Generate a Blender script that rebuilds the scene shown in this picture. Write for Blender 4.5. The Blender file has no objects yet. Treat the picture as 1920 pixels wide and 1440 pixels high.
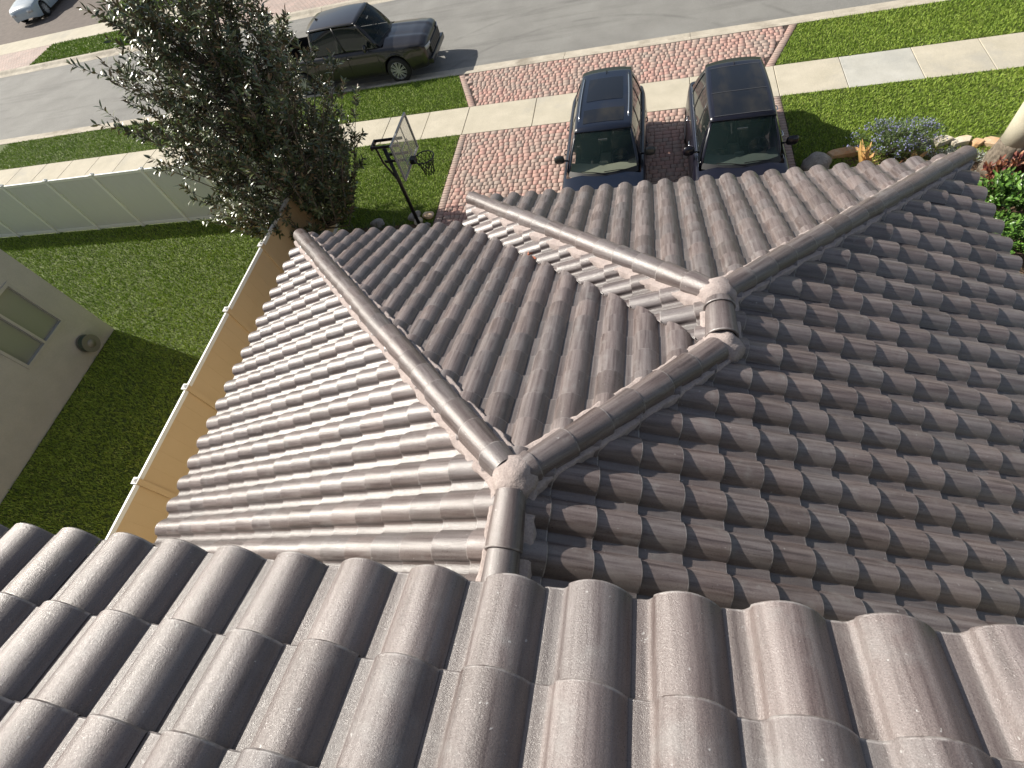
import bpy, bmesh, math, random
import numpy as np
from mathutils import Vector, Matrix, noise
random.seed(7); rng = np.random.default_rng(11)
S = bpy.context.scene
COL = S.collection
# ------------------------------------------------------------ camera, sky, sun, exposure
YAW, PIT, ROL, FPX = 0.4631, 0.5895, -0.3854, 951.0068
CAM = (0.8822, -1.2272, 8.4152)
cd = bpy.data.cameras.new('camera'); cam = bpy.data.objects.new('camera', cd); COL.objects.link(cam)
cam.matrix_world = Matrix.Translation(CAM) @ (Matrix.Rotation(YAW, 4, 'Z') @ Matrix.Rotation(PIT, 4, 'X') @ Matrix.Rotation(ROL, 4, 'Z'))
cd.sensor_width = 36; cd.sensor_fit = 'HORIZONTAL'; cd.lens = FPX / 1920 * 36
cd.clip_start = 0.05; cd.clip_end = 2000
S.camera = cam
SUN_EL = 36.0
SUN_DIR = Vector((-0.962, 0.275, 0)).normalized() * math.cos(math.radians(SUN_EL)) + Vector((0, 0, math.sin(math.radians(SUN_EL))))
w = bpy.data.worlds.new('World'); S.world = w; w.use_nodes = True
nt = w.node_tree; bg = nt.nodes['Background']
sky = nt.nodes.new('ShaderNodeTexSky'); sky.sky_type = 'NISHITA'; sky.sun_disc = False
sky.sun_elevation = math.radians(SUN_EL); sky.sun_rotation = math.atan2(SUN_DIR.x, SUN_DIR.y)
sky.air_density = 1.0; sky.dust_density = 1.5
tc = nt.nodes.new('ShaderNodeTexCoord'); cn = nt.nodes.new('ShaderNodeTexNoise'); cn.inputs['Scale'].default_value = 5.5; cn.inputs['Detail'].default_value = 8; cn.inputs['Roughness'].default_value = .62
nt.links.new(tc.outputs['Generated'], cn.inputs['Vector'])
cr = nt.nodes.new('ShaderNodeValToRGB'); cr.color_ramp.elements[0].position = .50; cr.color_ramp.elements[1].position = .66
cr.color_ramp.elements[0].color = (.06, .06, .06, 1); cr.color_ramp.elements[1].color = (.85, .85, .85, 1)
nt.links.new(cn.outputs['Fac'], cr.inputs[0])
cm = nt.nodes.new('ShaderNodeMix'); cm.data_type = 'RGBA'; nt.links.new(cr.outputs[0], cm.inputs[0]); nt.links.new(sky.outputs[0], cm.inputs[6]); cm.inputs[7].default_value = (5.6, 5.3, 4.9, 1)
nt.links.new(cm.outputs[2], bg.inputs[0]); bg.inputs[1].default_value = 0.072
sl = bpy.data.lights.new('sun', 'SUN'); sl.energy = 5.0; sl.angle = math.radians(0.55); sl.color = (1, 0.94, 0.84)
so = bpy.data.objects.new('sun', sl); COL.objects.link(so)
so.rotation_euler = (-SUN_DIR).to_track_quat('-Z', 'Y').to_euler(); so.location = (-20, 5, 20)
S.view_settings.view_transform = 'Standard'; S.view_settings.look = 'None'
S.view_settings.exposure = 0.53; S.view_settings.gamma = 1.0
S.render.engine = 'CYCLES'

# ------------------------------------------------------------ helpers
def meta(o, label=None, cat=None, group=None, kind=None):
    if label: o['label'] = label
    if cat: o['category'] = cat
    if group: o['group'] = group
    if kind: o['kind'] = kind
    return o
def empty(name, loc=(0, 0, 0), rz=0, **k):
    o = bpy.data.objects.new(name, None); COL.objects.link(o); o.location = loc; o.rotation_euler = (0, 0, rz)
    o.empty_display_size = .2
    return meta(o, **k)
def link(name, me, mats, parent=None, smooth=False, **k):
    o = bpy.data.objects.new(name, me); COL.objects.link(o)
    for m_ in (mats if isinstance(mats, (list, tuple)) else [mats]): me.materials.append(m_)
    if smooth: me.polygons.foreach_set('use_smooth', [True] * len(me.polygons))
    if parent: o.parent = parent
    return meta(o, **k)
def npmesh(name, V, F, mats, parent=None, smooth=False, col=None, uv=None, **k):
    """V (n,3), F (m,k) equal-size faces; col (n,3) per vertex; uv (n,2) per vertex"""
    V = np.asarray(V, np.float32); F = np.asarray(F, np.int32)
    me = bpy.data.meshes.new(name); me.vertices.add(len(V)); me.vertices.foreach_set('co', V.ravel())
    me.loops.add(F.size); me.loops.foreach_set('vertex_index', F.ravel())
    me.polygons.add(len(F)); me.polygons.foreach_set('loop_start', np.arange(0, F.size, F.shape[1], dtype=np.int32))
    me.update(calc_edges=True); me.validate()
    if col is not None:
        a = me.color_attributes.new('Col', 'FLOAT_COLOR', 'POINT')
        c4 = np.ones((len(V), 4), np.float32); c4[:, :3] = col; a.data.foreach_set('color', c4.ravel())
    if uv is not None:
        l = me.uv_layers.new(name='UVMap'); l.data.foreach_set('uv', np.asarray(uv, np.float32)[F.ravel()].ravel())
    return link(name, me, mats, parent, smooth, **k)
class B:
    """collects simple shapes into one mesh"""
    def __init__(s): s.v = []; s.f = []
    def add(s, v, f):
        n = len(s.v); s.v += [tuple(p) for p in v]; s.f += [tuple(i + n for i in q) for q in f]; return s
    def box(s, x0, x1, y0, y1, z0, z1, M=None):
        v = [Vector((x, y, z)) for z in (z0, z1) for x, y in ((x0, y0), (x1, y0), (x1, y1), (x0, y1))]
        if M: v = [M @ p for p in v]
        return s.add(v, [(3, 2, 1, 0), (4, 5, 6, 7), (0, 1, 5, 4), (1, 2, 6, 5), (2, 3, 7, 6), (3, 0, 4, 7)])
    def tube(s, pts, r, n=8, caps=True):
        pts = [Vector(p) for p in pts]; rs = r if isinstance(r, (list, tuple)) else [r] * len(pts)
        base = len(s.v); up = None
        for i, p in enumerate(pts):
            t = (pts[min(i + 1, len(pts) - 1)] - pts[max(i - 1, 0)]).normalized()
            if up is None:
                up = Vector((0, 0, 1)) if abs(t.z) < .9 else Vector((1, 0, 0))
            a = t.cross(up).normalized(); b = a.cross(t).normalized(); up = b
            for k in range(n):
                q = 2 * math.pi * k / n; s.v.append(tuple(p + (a * math.cos(q) + b * math.sin(q)) * rs[i]))
        for i in range(len(pts) - 1):
            for k in range(n):
                s.f.append((base + i * n + k, base + i * n + (k + 1) % n, base + (i + 1) * n + (k + 1) % n, base + (i + 1) * n + k))
        if caps:
            s.f.append(tuple(base + k for k in reversed(range(n)))); e = base + (len(pts) - 1) * n
            s.f.append(tuple(e + k for k in range(n)))
        return s
    def grid(s, P):
        """P: rows of points"""
        base = len(s.v); m_ = len(P[0])
        for r in P: s.v += [tuple(p) for p in r]
        for i in range(len(P) - 1):
            for j in range(m_ - 1):
                a = base + i * m_ + j; s.f.append((a, a + 1, a + m_ + 1, a + m_))
        return s
    def build(s, name, mats, parent=None, smooth=False, bevel=0, subsurf=0, solid=0, auto=None, **k):
        me = bpy.data.meshes.new(name); me.from_pydata(s.v, [], s.f); me.update()
        bm = bmesh.new(); bm.from_mesh(me); bmesh.ops.recalc_face_normals(bm, faces=bm.faces) if not k.pop('keepn', False) else None
        bm.to_mesh(me); bm.free()
        o = link(name, me, mats, parent, smooth, **k)
        if solid:
            q = o.modifiers.new('solid', 'SOLIDIFY'); q.thickness = solid; q.offset = 0
        if bevel:
            q = o.modifiers.new('bevel', 'BEVEL'); q.width = bevel; q.segments = 2; q.limit_method = 'ANGLE'
        if subsurf:
            q = o.modifiers.new('sub', 'SUBSURF'); q.levels = q.render_levels = subsurf
        return o

# ------------------------------------------------------------ materials
def mat(name, base=(.5, .5, .5), rough=.6, spec=.5, metal=0, build=None, coat=0):
    m_ = bpy.data.materials.new(name); m_.use_nodes = True; n = m_.node_tree
    p = n.nodes['Principled BSDF']
    p.inputs['Base Color'].default_value = (*base, 1); p.inputs['Roughness'].default_value = rough
    p.inputs['Specular IOR Level'].default_value = spec; p.inputs['Metallic'].default_value = metal
    if coat: p.inputs['Coat Weight'].default_value = coat; p.inputs['Coat Roughness'].default_value = .03
    if build: build(n, p)
    return m_
def N(n, t, **k):
    x = n.nodes.new(t)
    for a, b in k.items():
        if hasattr(x, a): setattr(x, a, b)
        else: x.inputs[a.replace('_', ' ')].default_value = b
    return x
def noise_n(n, vec, scale, detail=4, rough=.55):
    x = N(n, 'ShaderNodeTexNoise'); x.inputs['Scale'].default_value = scale; x.inputs['Detail'].default_value = detail
    x.inputs['Roughness'].default_value = rough
    if vec is not None: n.links.new(vec, x.inputs['Vector'])
    return x.outputs['Fac']
def ramp(n, fac, stops):
    x = N(n, 'ShaderNodeValToRGB'); e = x.color_ramp.elements
    while len(e) < len(stops): e.new(.5)
    for i, (p, c) in enumerate(stops):
        e[i].position = p; e[i].color = (*c, 1) if len(c) == 3 else c
    n.links.new(fac, x.inputs[0]); return x.outputs[0]
def mix(n, a, b, f, mode='MIX'):
    x = N(n, 'ShaderNodeMix'); x.data_type = 'RGBA'; x.blend_type = mode
    for s, v in ((x.inputs[0], f), (x.inputs[6], a), (x.inputs[7], b)):
        if isinstance(v, (int, float)): s.default_value = v
        elif isinstance(v, tuple): s.default_value = (*v, 1)
        else: n.links.new(v, s)
    return x.outputs[2]
def mth(n, op, a, b=0.):
    x = N(n, 'ShaderNodeMath'); x.operation = op
    for s, v in ((x.inputs[0], a), (x.inputs[1], b)):
        if isinstance(v, (int, float)): s.default_value = v
        else: n.links.new(v, s)
    return x.outputs[0]
def pos(n, scale=None):
    g = N(n, 'ShaderNodeNewGeometry').outputs['Position']
    if scale:
        x = N(n, 'ShaderNodeVectorMath'); x.operation = 'MULTIPLY'; n.links.new(g, x.inputs[0]); x.inputs[1].default_value = scale
        return x.outputs[0]
    return g
def bump(n, p, h, strength=.3, dist=.01):
    x = N(n, 'ShaderNodeBump'); x.inputs['Strength'].default_value = strength; x.inputs['Distance'].default_value = dist
    n.links.new(h, x.inputs['Height']); n.links.new(x.outputs[0], p.inputs['Normal'])

def tile_build(n, p):
    a = N(n, 'ShaderNodeAttribute'); a.attribute_name = 'Col'
    sp = N(n, 'ShaderNodeSeparateColor'); n.links.new(a.outputs['Color'], sp.inputs[0])
    r1, edge, r2 = sp.outputs
    uv = N(n, 'ShaderNodeUVMap'); su = N(n, 'ShaderNodeSeparateXYZ'); n.links.new(uv.outputs[0], su.inputs[0])
    cb = N(n, 'ShaderNodeCombineXYZ')
    n.links.new(mth(n, 'MULTIPLY', su.outputs[0], 34.), cb.inputs[0]); n.links.new(mth(n, 'MULTIPLY', su.outputs[1], 1.6), cb.inputs[1])
    n.links.new(mth(n, 'MULTIPLY', r2, 90.), cb.inputs[2])
    st = noise_n(n, cb.outputs[0], 1., 5, .6)
    base = ramp(n, st, [(.28, (.052, .038, .037)), (.41, (.108, .087, .085)), (.54, (.162, .140, .138)), (.72, (.205, .185, .184))])
    tint = ramp(n, r1, [(0, (.76, .70, .67)), (.3, (1.03, .95, .91)), (.6, (.92, .92, .92)), (1, (1.26, 1.17, 1.12))])
    c = mix(n, base, tint, 1., 'MULTIPLY')
    # cement-grey patches, dirt, and shade painted on the barrels' right flanks
    g = noise_n(n, pos(n), 5., 6, .65)
    c = mix(n, c, (.25, .242, .235), ramp(n, g, [(.56, (0, 0, 0)), (.75, (.55, .55, .55))]))
    sp2 = noise_n(n, pos(n), 260., 2, .7)
    c = mix(n, c, ramp(n, sp2, [(.3, (.62, .6, .6)), (.6, (1.2, 1.2, 1.2))]), .8, 'MULTIPLY')
    sd_ = noise_n(n, pos(n), 42., 2, .5)
    c = mix(n, c, (.42, .41, .40), ramp(n, sd_, [(.735, (0, 0, 0)), (.76, (.8, .8, .8))]))
    dl = N(n, 'ShaderNodeAttribute'); dl.attribute_name = 'DirtShade'
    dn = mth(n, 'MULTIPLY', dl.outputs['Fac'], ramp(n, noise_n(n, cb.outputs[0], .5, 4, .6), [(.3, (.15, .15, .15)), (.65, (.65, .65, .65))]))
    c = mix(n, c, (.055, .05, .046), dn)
    c = mix(n, c, (.075, .068, .06), ramp(n, noise_n(n, pos(n), 1.6, 6, .7), [(.52, (0, 0, 0)), (.72, (.28, .28, .28))]))
    # white efflorescence on the butt edges
    e2 = noise_n(n, pos(n), 14., 4, .7)
    ef = mth(n, 'MULTIPLY', edge, ramp(n, e2, [(.42, (.08, .08, .08)), (.62, (.85, .85, .85))]))
    c = mix(n, c, (.38, .355, .345), ef)
    n.links.new(c, p.inputs['Base Color'])
    gr = noise_n(n, pos(n), 125., 3, .8)
    rg_ = mix(n, ramp(n, g, [(.35, (.345, .345, .345)), (.7, (.46, .46, .46))]), ramp(n, gr, [(.35, (.6, .6, .6)), (.65, (1.4, 1.4, 1.4))]), 1., 'MULTIPLY')
    n.links.new(rg_, p.inputs['Roughness'])
    hb = mth(n, 'ADD', mth(n, 'MULTIPLY', noise_n(n, pos(n), 170., 4, .8), 1.4), mth(n, 'MULTIPLY', st, .3))
    bump(n, p, hb, .55, .003)
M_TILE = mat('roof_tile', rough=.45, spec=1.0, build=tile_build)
def stone_mat(name, c1, c2, s1=6., s2=120., rough=.85, b=.4, c3=None, spec=.3):
    def bd(n, p):
        c = ramp(n, noise_n(n, pos(n), s1, 6, .6), [(.3, c1), (.7, c2)])
        if c3: c = mix(n, c, c3, ramp(n, noise_n(n, pos(n), s1 * .23, 5, .7), [(.52, (0, 0, 0)), (.66, (.7, .7, .7))]))
        f = noise_n(n, pos(n), s2, 3, .7)
        c = mix(n, c, ramp(n, f, [(.3, (.75, .75, .75)), (.65, (1.15, 1.15, 1.15))]), .8, 'MULTIPLY')
        n.links.new(c, p.inputs['Base Color']); bump(n, p, f, b, .01)
    return mat(name, rough=rough, spec=spec, build=bd)
M_MORTAR = stone_mat('mortar', (.34, .285, .27), (.45, .385, .36), 9, 60, .9, .9)
M_DECK = stone_mat('roof_felt', (.03, .028, .027), (.05, .045, .04), 5, 80)
M_STUCCO = stone_mat('stucco', (.55, .48, .38), (.60, .53, .43), 2, 150, .9, .6)
M_NSTUCCO = stone_mat('neighbour_stucco', (.40, .41, .39), (.46, .47, .445), 2, 150, .9, .6)
M_TRIM = mat('white_trim', (.75, .74, .70), .5)
M_CONC = stone_mat('sidewalk_concrete', (.47, .43, .335), (.57, .52, .415), 1.6, 70, .9, .5, (.40, .38, .33))
M_CONC2 = stone_mat('sidewalk_concrete_grey', (.44, .43, .38), (.53, .52, .47), 2.0, 70, .9, .5, (.37, .37, .34))
M_CURB = stone_mat('curb_concrete', (.40, .36, .29), (.56, .51, .42), 2.2, 60, .9, .5, (.22, .19, .15))
def asph_build(n, p):
    P_ = pos(n); c = ramp(n, noise_n(n, P_, .7, 6, .6), [(.3, (.215, .21, .195)), (.7, (.275, .27, .25))])
    c = mix(n, c, (.15, .145, .135), ramp(n, noise_n(n, pos(n, (.12, 1.1, 1)), 1.6, 6, .7), [(.50, (0, 0, 0)), (.68, (.6, .6, .6))]))
    f = noise_n(n, P_, 95, 3, .7); c = mix(n, c, ramp(n, f, [(.3, (.7, .7, .7)), (.65, (1.2, 1.2, 1.2))]), .85, 'MULTIPLY')
    # worn tyre arcs left by cars turning into the driveway
    for cx, cy, R_ in ((-1.2, 12.3, 6.1), (-1.3, 12.1, 7.8)):
        d = N(n, 'ShaderNodeVectorMath'); d.operation = 'DISTANCE'; n.links.new(P_, d.inputs[0]); d.inputs[1].default_value = (cx, cy, -.09)
        band = mth(n, 'SUBTRACT', 1., mth(n, 'MULTIPLY', mth(n, 'ABSOLUTE', mth(n, 'SUBTRACT', d.outputs['Value'], R_)), 9.))
        k = mth(n, 'MULTIPLY', mth(n, 'MAXIMUM', band, 0.), ramp(n, noise_n(n, P_, 1.1, 4, .6), [(.4, (0, 0, 0)), (.6, (.45, .45, .45))]))
        c = mix(n, c, (.11, .107, .10), k)
    n.links.new(c, p.inputs['Base Color']); bump(n, p, f, .9, .01)
M_ASPH = mat('asphalt', rough=.85, spec=.3, build=asph_build)
M_SAND = stone_mat('joint_sand', (.05, .036, .03), (.09, .065, .055), 8, 90)
M_SOIL = stone_mat('soil', (.06, .08, .02), (.10, .13, .03), 6, 60)
M_MULCH = stone_mat('mulch', (.09, .055, .035), (.22, .15, .10), 30, 120, .95, 1.)
M_VTAN = stone_mat('tan_vinyl', (.60, .44, .25), (.63, .47, .275), 1.2, 200, .55, .05)
M_VWHITE = mat('white_vinyl', (.80, .80, .76), .45)
M_VGREY = mat('pale_vinyl_panel', (.62, .62, .60), .5)
def paver_build(n, p):
    a = N(n, 'ShaderNodeAttribute'); a.attribute_name = 'Col'
    sp = N(n, 'ShaderNodeSeparateColor'); n.links.new(a.outputs['Color'], sp.inputs[0])
    zone = noise_n(n, pos(n), .8, 3, .6)
    k = mth(n, 'ADD', mth(n, 'MULTIPLY', sp.outputs[0], .28), mth(n, 'MULTIPLY', zone, .72))
    c = ramp(n, k, [(.28, (.35, .285, .245)), (.42, (.39, .295, .25)), (.54, (.42, .29, .245)), (.68, (.45, .27, .23)), (.8, (.45, .30, .25))])
    f = noise_n(n, pos(n), 110, 4, .7)
    c = mix(n, c, ramp(n, f, [(.3, (.7, .7, .7)), (.65, (1.15, 1.15, 1.15))]), .9, 'MULTIPLY')
    c = mix(n, c, (.20, .15, .13), ramp(n, noise_n(n, pos(n), 1.7, 6, .7), [(.6, (0, 0, 0)), (.8, (.35, .35, .35))]))
    n.links.new(c, p.inputs['Base Color']); bump(n, p, f, .35, .003)
M_PAVER = mat('paver', rough=.85, spec=.3, build=paver_build)
def farpaver_build(n, p):
    t = N(n, 'ShaderNodeTexBrick'); n.links.new(pos(n), t.inputs['Vector'])
    t.inputs['Scale'].default_value = 1; t.inputs['Brick Width'].default_value = .21; t.inputs['Row Height'].default_value = .14
    t.inputs['Mortar Size'].default_value = .008
    t.inputs['Color1'].default_value = (.47, .36, .31, 1); t.inputs['Color2'].default_value = (.40, .33, .29, 1); t.inputs['Mortar'].default_value = (.2, .15, .13, 1)
    c = mix(n, t.outputs[0], ramp(n, noise_n(n, pos(n), 1.2, 5), [(.3, (.85, .85, .85)), (.7, (1.12, 1.1, 1.1))]), 1., 'MULTIPLY')
    n.links.new(c, p.inputs['Base Color'])
M_FARPAV = mat('far_paver', rough=.85, build=farpaver_build)
def grass_build(n, p):
    a = N(n, 'ShaderNodeAttribute'); a.attribute_name = 'Col'
    sp = N(n, 'ShaderNodeSeparateColor'); n.links.new(a.outputs['Color'], sp.inputs[0])
    k = mth(n, 'ADD', mth(n, 'MULTIPLY', sp.outputs[0], .42), mth(n, 'ADD', mth(n, 'MULTIPLY', noise_n(n, pos(n), 1.3, 6, .7), .38), mth(n, 'MULTIPLY', noise_n(n, pos(n), .35, 3, .6), .20)))
    c = ramp(n, k, [(.2, (.09, .155, .018)), (.42, (.205, .31, .04)), (.62, (.32, .425, .07)), (.85, (.52, .51, .17))])
    n.links.new(c, p.inputs['Base Color'])
M_GRASS = mat('grass_blade', rough=.55, spec=.25, build=grass_build)
def leaf_mat(name, top, top2, under, rough=.28, spec=.6):
    def bd(n, p):
        g = N(n, 'ShaderNodeNewGeometry')
        a = N(n, 'ShaderNodeAttribute'); a.attribute_name = 'Col'
        sp = N(n, 'ShaderNodeSeparateColor'); n.links.new(a.outputs['Color'], sp.inputs[0])
        c = mix(n, top, top2, sp.outputs[0])
        c = mix(n, c, under, mth(n, 'MULTIPLY', g.outputs['Backfacing'], .85))
        n.links.new(c, p.inputs['Base Color'])
    return mat(name, rough=rough, spec=spec, build=bd)
M_MAG = leaf_mat('magnolia_leaf', (.045, .07, .028), (.15, .175, .06), (.19, .135, .09), .30, .7)
M_BARK = stone_mat('bark', (.10, .085, .07), (.20, .175, .15), 12, 80)
M_PALM = stone_mat('palm_bark', (.52, .48, .36), (.62, .58, .46), 2, 90, .8, .4, (.44, .43, .33))
M_PALMB = stone_mat('palm_root_bark', (.10, .085, .065), (.27, .225, .175), 16, 70, .9, 1.)
M_ROCK = stone_mat('grey_rock', (.22, .20, .18), (.42, .39, .35), 5, 40, .9, 1.)
M_ORANGE = stone_mat('orange_flagstone', (.55, .27, .12), (.62, .42, .24), 5, 50, .85, .7, (.60, .50, .36))
M_PALE = stone_mat('pale_flagstone', (.55, .48, .36), (.66, .60, .48), 5, 50, .85, .7, (.58, .36, .18))
M_BLACK = mat('black_metal', (.012, .012, .013), .4)
M_FRAME = mat('grey_steel_frame', (.30, .31, .30), .45, metal=.3)
M_RUB = mat('rubber', (.018, .018, .018), .8)
M_NET = mat('dark_net', (.012, .012, .012), .8)

# ------------------------------------------------------------ roof geometry (metres, x along the street, y towards it)
A_, B_, C_, MS, HE = 5.0795, 1.5812, 0.60, 0.4093, 2.9196
RZ = HE + A_ * MS; TW, TL = .305, .33
YB = -1.9
def prof():
    P = [(-.03, -.004), (0, .0), (.10, -.001), (.19, .0), (.215, .003), (.262, .018), (.268, .034)]
    for u in (.30, .34, .39, .45, .52, .59): P.append((u, .075 - .039 * ((.60 - u) / .33) ** 2.2))
    for u in (.66, .73, .79, .84, .88, .915, .945, .968): P.append((u, .075 * math.cos(math.pi / 2 * ((u - .60) / .39)) ** .78))
    return P + [(.984, .004), (1.0, .001)]
PROF = prof()
THK = .031
def slope(name, O, U, D, m_, ncol, ncrs, planes, pred, parent, label=None, seed=1):
    """O: eave point of column 0; U: unit vector across (left to right looking downslope); D: horizontal downslope unit vector"""
    r = np.random.default_rng(seed); O, U, D = map(lambda q: np.array(q, float), (O, U, D))
    ct = 1 / math.hypot(1, m_); stn = m_ * ct
    T = -D * ct + np.array([0, 0, stn]); Nn = np.array([D[0] * stn, D[1] * stn, ct])
    pu = np.array([q[0] for q in PROF]) * TW; ph = np.array([q[1] for q in PROF]); nu = len(pu)
    rows = [(-.002, -1), (-.002, -.006), (.004, 0), (.010, 0), (TL + .02, 0)]
    V, C, UVs, F = [], [], [], []
    for i in range(ncol):
        for j in range(ncrs):
            dx, dy, dh, sk = r.normal(0, .0018), r.normal(0, .003), abs(r.normal(0, .0022)), r.normal(0, .0018)
            r1, r2 = r.random(), r.random(); b0 = len(V) * nu
            for k, (t, hh) in enumerate(rows):
                s = i * TW + pu + dx
                tt = j * TL + t + dy + sk * (pu / TW - .5)
                lift = THK * (1 - max(t, 0) / TL) + dh
                h = ph * (1 + .04 * (1 - t / TL)) + lift + (hh if hh > -.5 else 0)
                if hh < -.5: h = ph * .9 - .012
                P = O + np.outer(s, U) + np.outer(tt * np.ones(nu), T) + np.outer(h, Nn)
                V.append(P); C.append(np.column_stack([np.full(nu, r1), np.full(nu, 1. if k in (1, 2) else .0), np.full(nu, r2)]))
                UVs.append(np.column_stack([s + i * 3.1, j * TL + t + np.zeros(nu)]))
            for k in range(len(rows) - 1):
                for q in range(nu - 1):
                    a = b0 + k * nu + q; F.append((a, a + 1, a + nu + 1, a + nu))
    V = np.vstack(V); C = np.vstack(C); UVs = np.vstack(UVs); F = np.array(F)
    cen = V[F].mean(1)
    if pred:
        keep = np.array([pred(c[0], c[1], .75) for c in cen]); F = F[keep]
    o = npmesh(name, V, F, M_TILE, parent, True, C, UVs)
    fr = np.array([q[0] for q in PROF]); dv = np.where(fr < .2, .75, 0) + np.where((fr > .88), .9, 0) + np.where((fr > .77) & (fr <= .88), .35, 0)  # dirt along the pans; shade painted down the right flank of each barrel
    da = o.data.attributes.new('DirtShade', 'FLOAT', 'POINT'); da.data.foreach_set('value', np.tile(dv, len(V) // len(fr)).astype(np.float32))
    if label: o['label'] = label
    me = o.data; bm = bmesh.new(); bm.from_mesh(me)
    for co, no in planes:
        bmesh.ops.bisect_plane(bm, geom=bm.verts[:] + bm.edges[:] + bm.faces[:], plane_co=co, plane_no=no, dist=1e-5)
    if pred:
        dead = [f for f in bm.faces if not pred(*f.calc_center_median()[:2], 0)]
        bmesh.ops.delete(bm, geom=dead, context='FACES')
    bmesh.ops.recalc_face_normals(bm, faces=[])
    for e in bm.edges:
        if len(e.link_faces) == 2 and e.calc_face_angle(0) > .7: e.smooth = False
    bm.to_mesh(me); bm.free()
    return o
house = empty('house', (0, 0, 0), label='cream house with two levels of mauve brown barrel tile roof seen from above', cat='house')
d1, d2 = Vector((1, -1, 0)), Vector((1, 1, 0))
HUMP = .60 * TW
ey = A_ + C_
# left slope (falls towards -x)
y0 = 4.4106 - TW * 21 - HUMP
slope('roof_slope', (-A_ - .05, y0, HE - .05 * MS), (0, 1, 0), (-1, 0, 0), MS, 23, 17, [((0, 0, 0), d2), ((0, YB, 0), (0, 1, 0))],
      lambda x, y, e: x < e * .2 and y < -x + e and y > YB - e, house, 'pale glaring slope above the tan fence', 2)
# main front slope
x0 = -4.2732 - TW * 3 - HUMP
slope('roof_slope', (x0, A_ + .05, HE - .05 * MS), (1, 0, 0), (0, 1, 0), MS, 25, 17,
      [((0, 0, 0), d2), ((0, 0, 0), d1), ((2 * B_ - .03, 0, 0), d2)],
      lambda x, y, e: y > -x - e and y > x - e and x + y < 2 * B_ - .03 + e, house, 'middle slope ending at the valley', 3)
# front slope of the garage wing
x0 = -0.9333 - TW * 5 - HUMP
slope('roof_slope', (x0, ey + .05, HE - .05 * MS), (1, 0, 0), (0, 1, 0), MS, 26, 12,
      [((2 * B_ + C_, 0, 0), d2), ((C_, 0, 0) if 0 else (0, C_, 0), d1)],
      lambda x, y, e: x + y > 2 * B_ + C_ - e and x < y - C_ + e, house, 'slope over the garage facing the two parked cars', 4)
# narrow left strip of the garage wing
xe = 2 * B_ - A_
slope('roof_slope', (xe - .05, B_ - .3, HE - .05 * MS), (0, 1, 0), (-1, 0, 0), MS, 17, 12,
      [((2 * B_ - .09, 0, 0), d2), ((2 * B_ + C_, 0, 0), d2), ((B_, 0, 0), (1, 0, 0))],
      lambda x, y, e: x < B_ + e and 2 * B_ - .09 - e < x + y < 2 * B_ + C_ + e, house, 'narrow strip of tiles between valley and hip', 5)
# right slope (falls towards +x)
y0 = ey + .1
def pr_right(x, y, e):
    if y < YB - e: return False
    lim = y if y < B_ else (B_ if y < B_ + C_ else y - C_)
    return x > lim - e and x > -e * .2
slope('roof_slope', (A_ + .05, y0, HE - .05 * MS), (0, -1, 0), (1, 0, 0), MS, 26, 17,
      [((0, 0, 0), d1), ((0, C_, 0), d1), ((B_, 0, 0), (1, 0, 0)), ((0, B_, 0), (0, 1, 0)), ((0, B_ + C_, 0), (0, 1, 0)), ((0, YB, 0), (0, 1, 0)), ((0, 0, 0), (1, 0, 0))],
      pr_right, house, 'large shaded slope falling to the right', 6)
# felt deck below the tiles
dk = B()
def zl(x): return RZ + MS * x - .02
def zr(x): return RZ - MS * x - .02
def zf(y): return RZ - MS * y - .02
zp = lambda y: RZ - B_ * MS - MS * (y - B_ - C_) - .02
zs = lambda x: RZ - B_ * MS - MS * (B_ - x) - .02
dk.add([(0, YB, zl(0)), (0, 0, zl(0)), (-A_, A_, zl(-A_)), (-A_, YB, zl(-A_))], [(0, 1, 2, 3)])
dk.add([(0, 0, zf(0)), (-A_, A_, zf(A_)), (2 * B_ - A_, A_, zf(A_)), (B_, B_, zf(B_))], [(0, 1, 2, 3)])
dk.add([(B_, B_, zs(B_)), (xe, A_, zs(xe)), (xe, ey, zs(xe)), (B_, B_ + C_, zs(B_))], [(0, 1, 2, 3)])
dk.add([(B_, B_ + C_, zp(B_ + C_)), (xe, ey, zp(ey)), (A_, ey, zp(ey))], [(0, 1, 2)])
dk.add([(0, YB, zr(0)), (0, 0, zr(0)), (B_, B_, zr(B_)), (B_, B_ + C_, zr(B_)), (A_, ey, zr(A_)), (A_, YB, zr(A_))], [(0, 1, 2, 3, 4, 5)])
dk.build('roof_deck', M_DECK, house, keepn=True)
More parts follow.
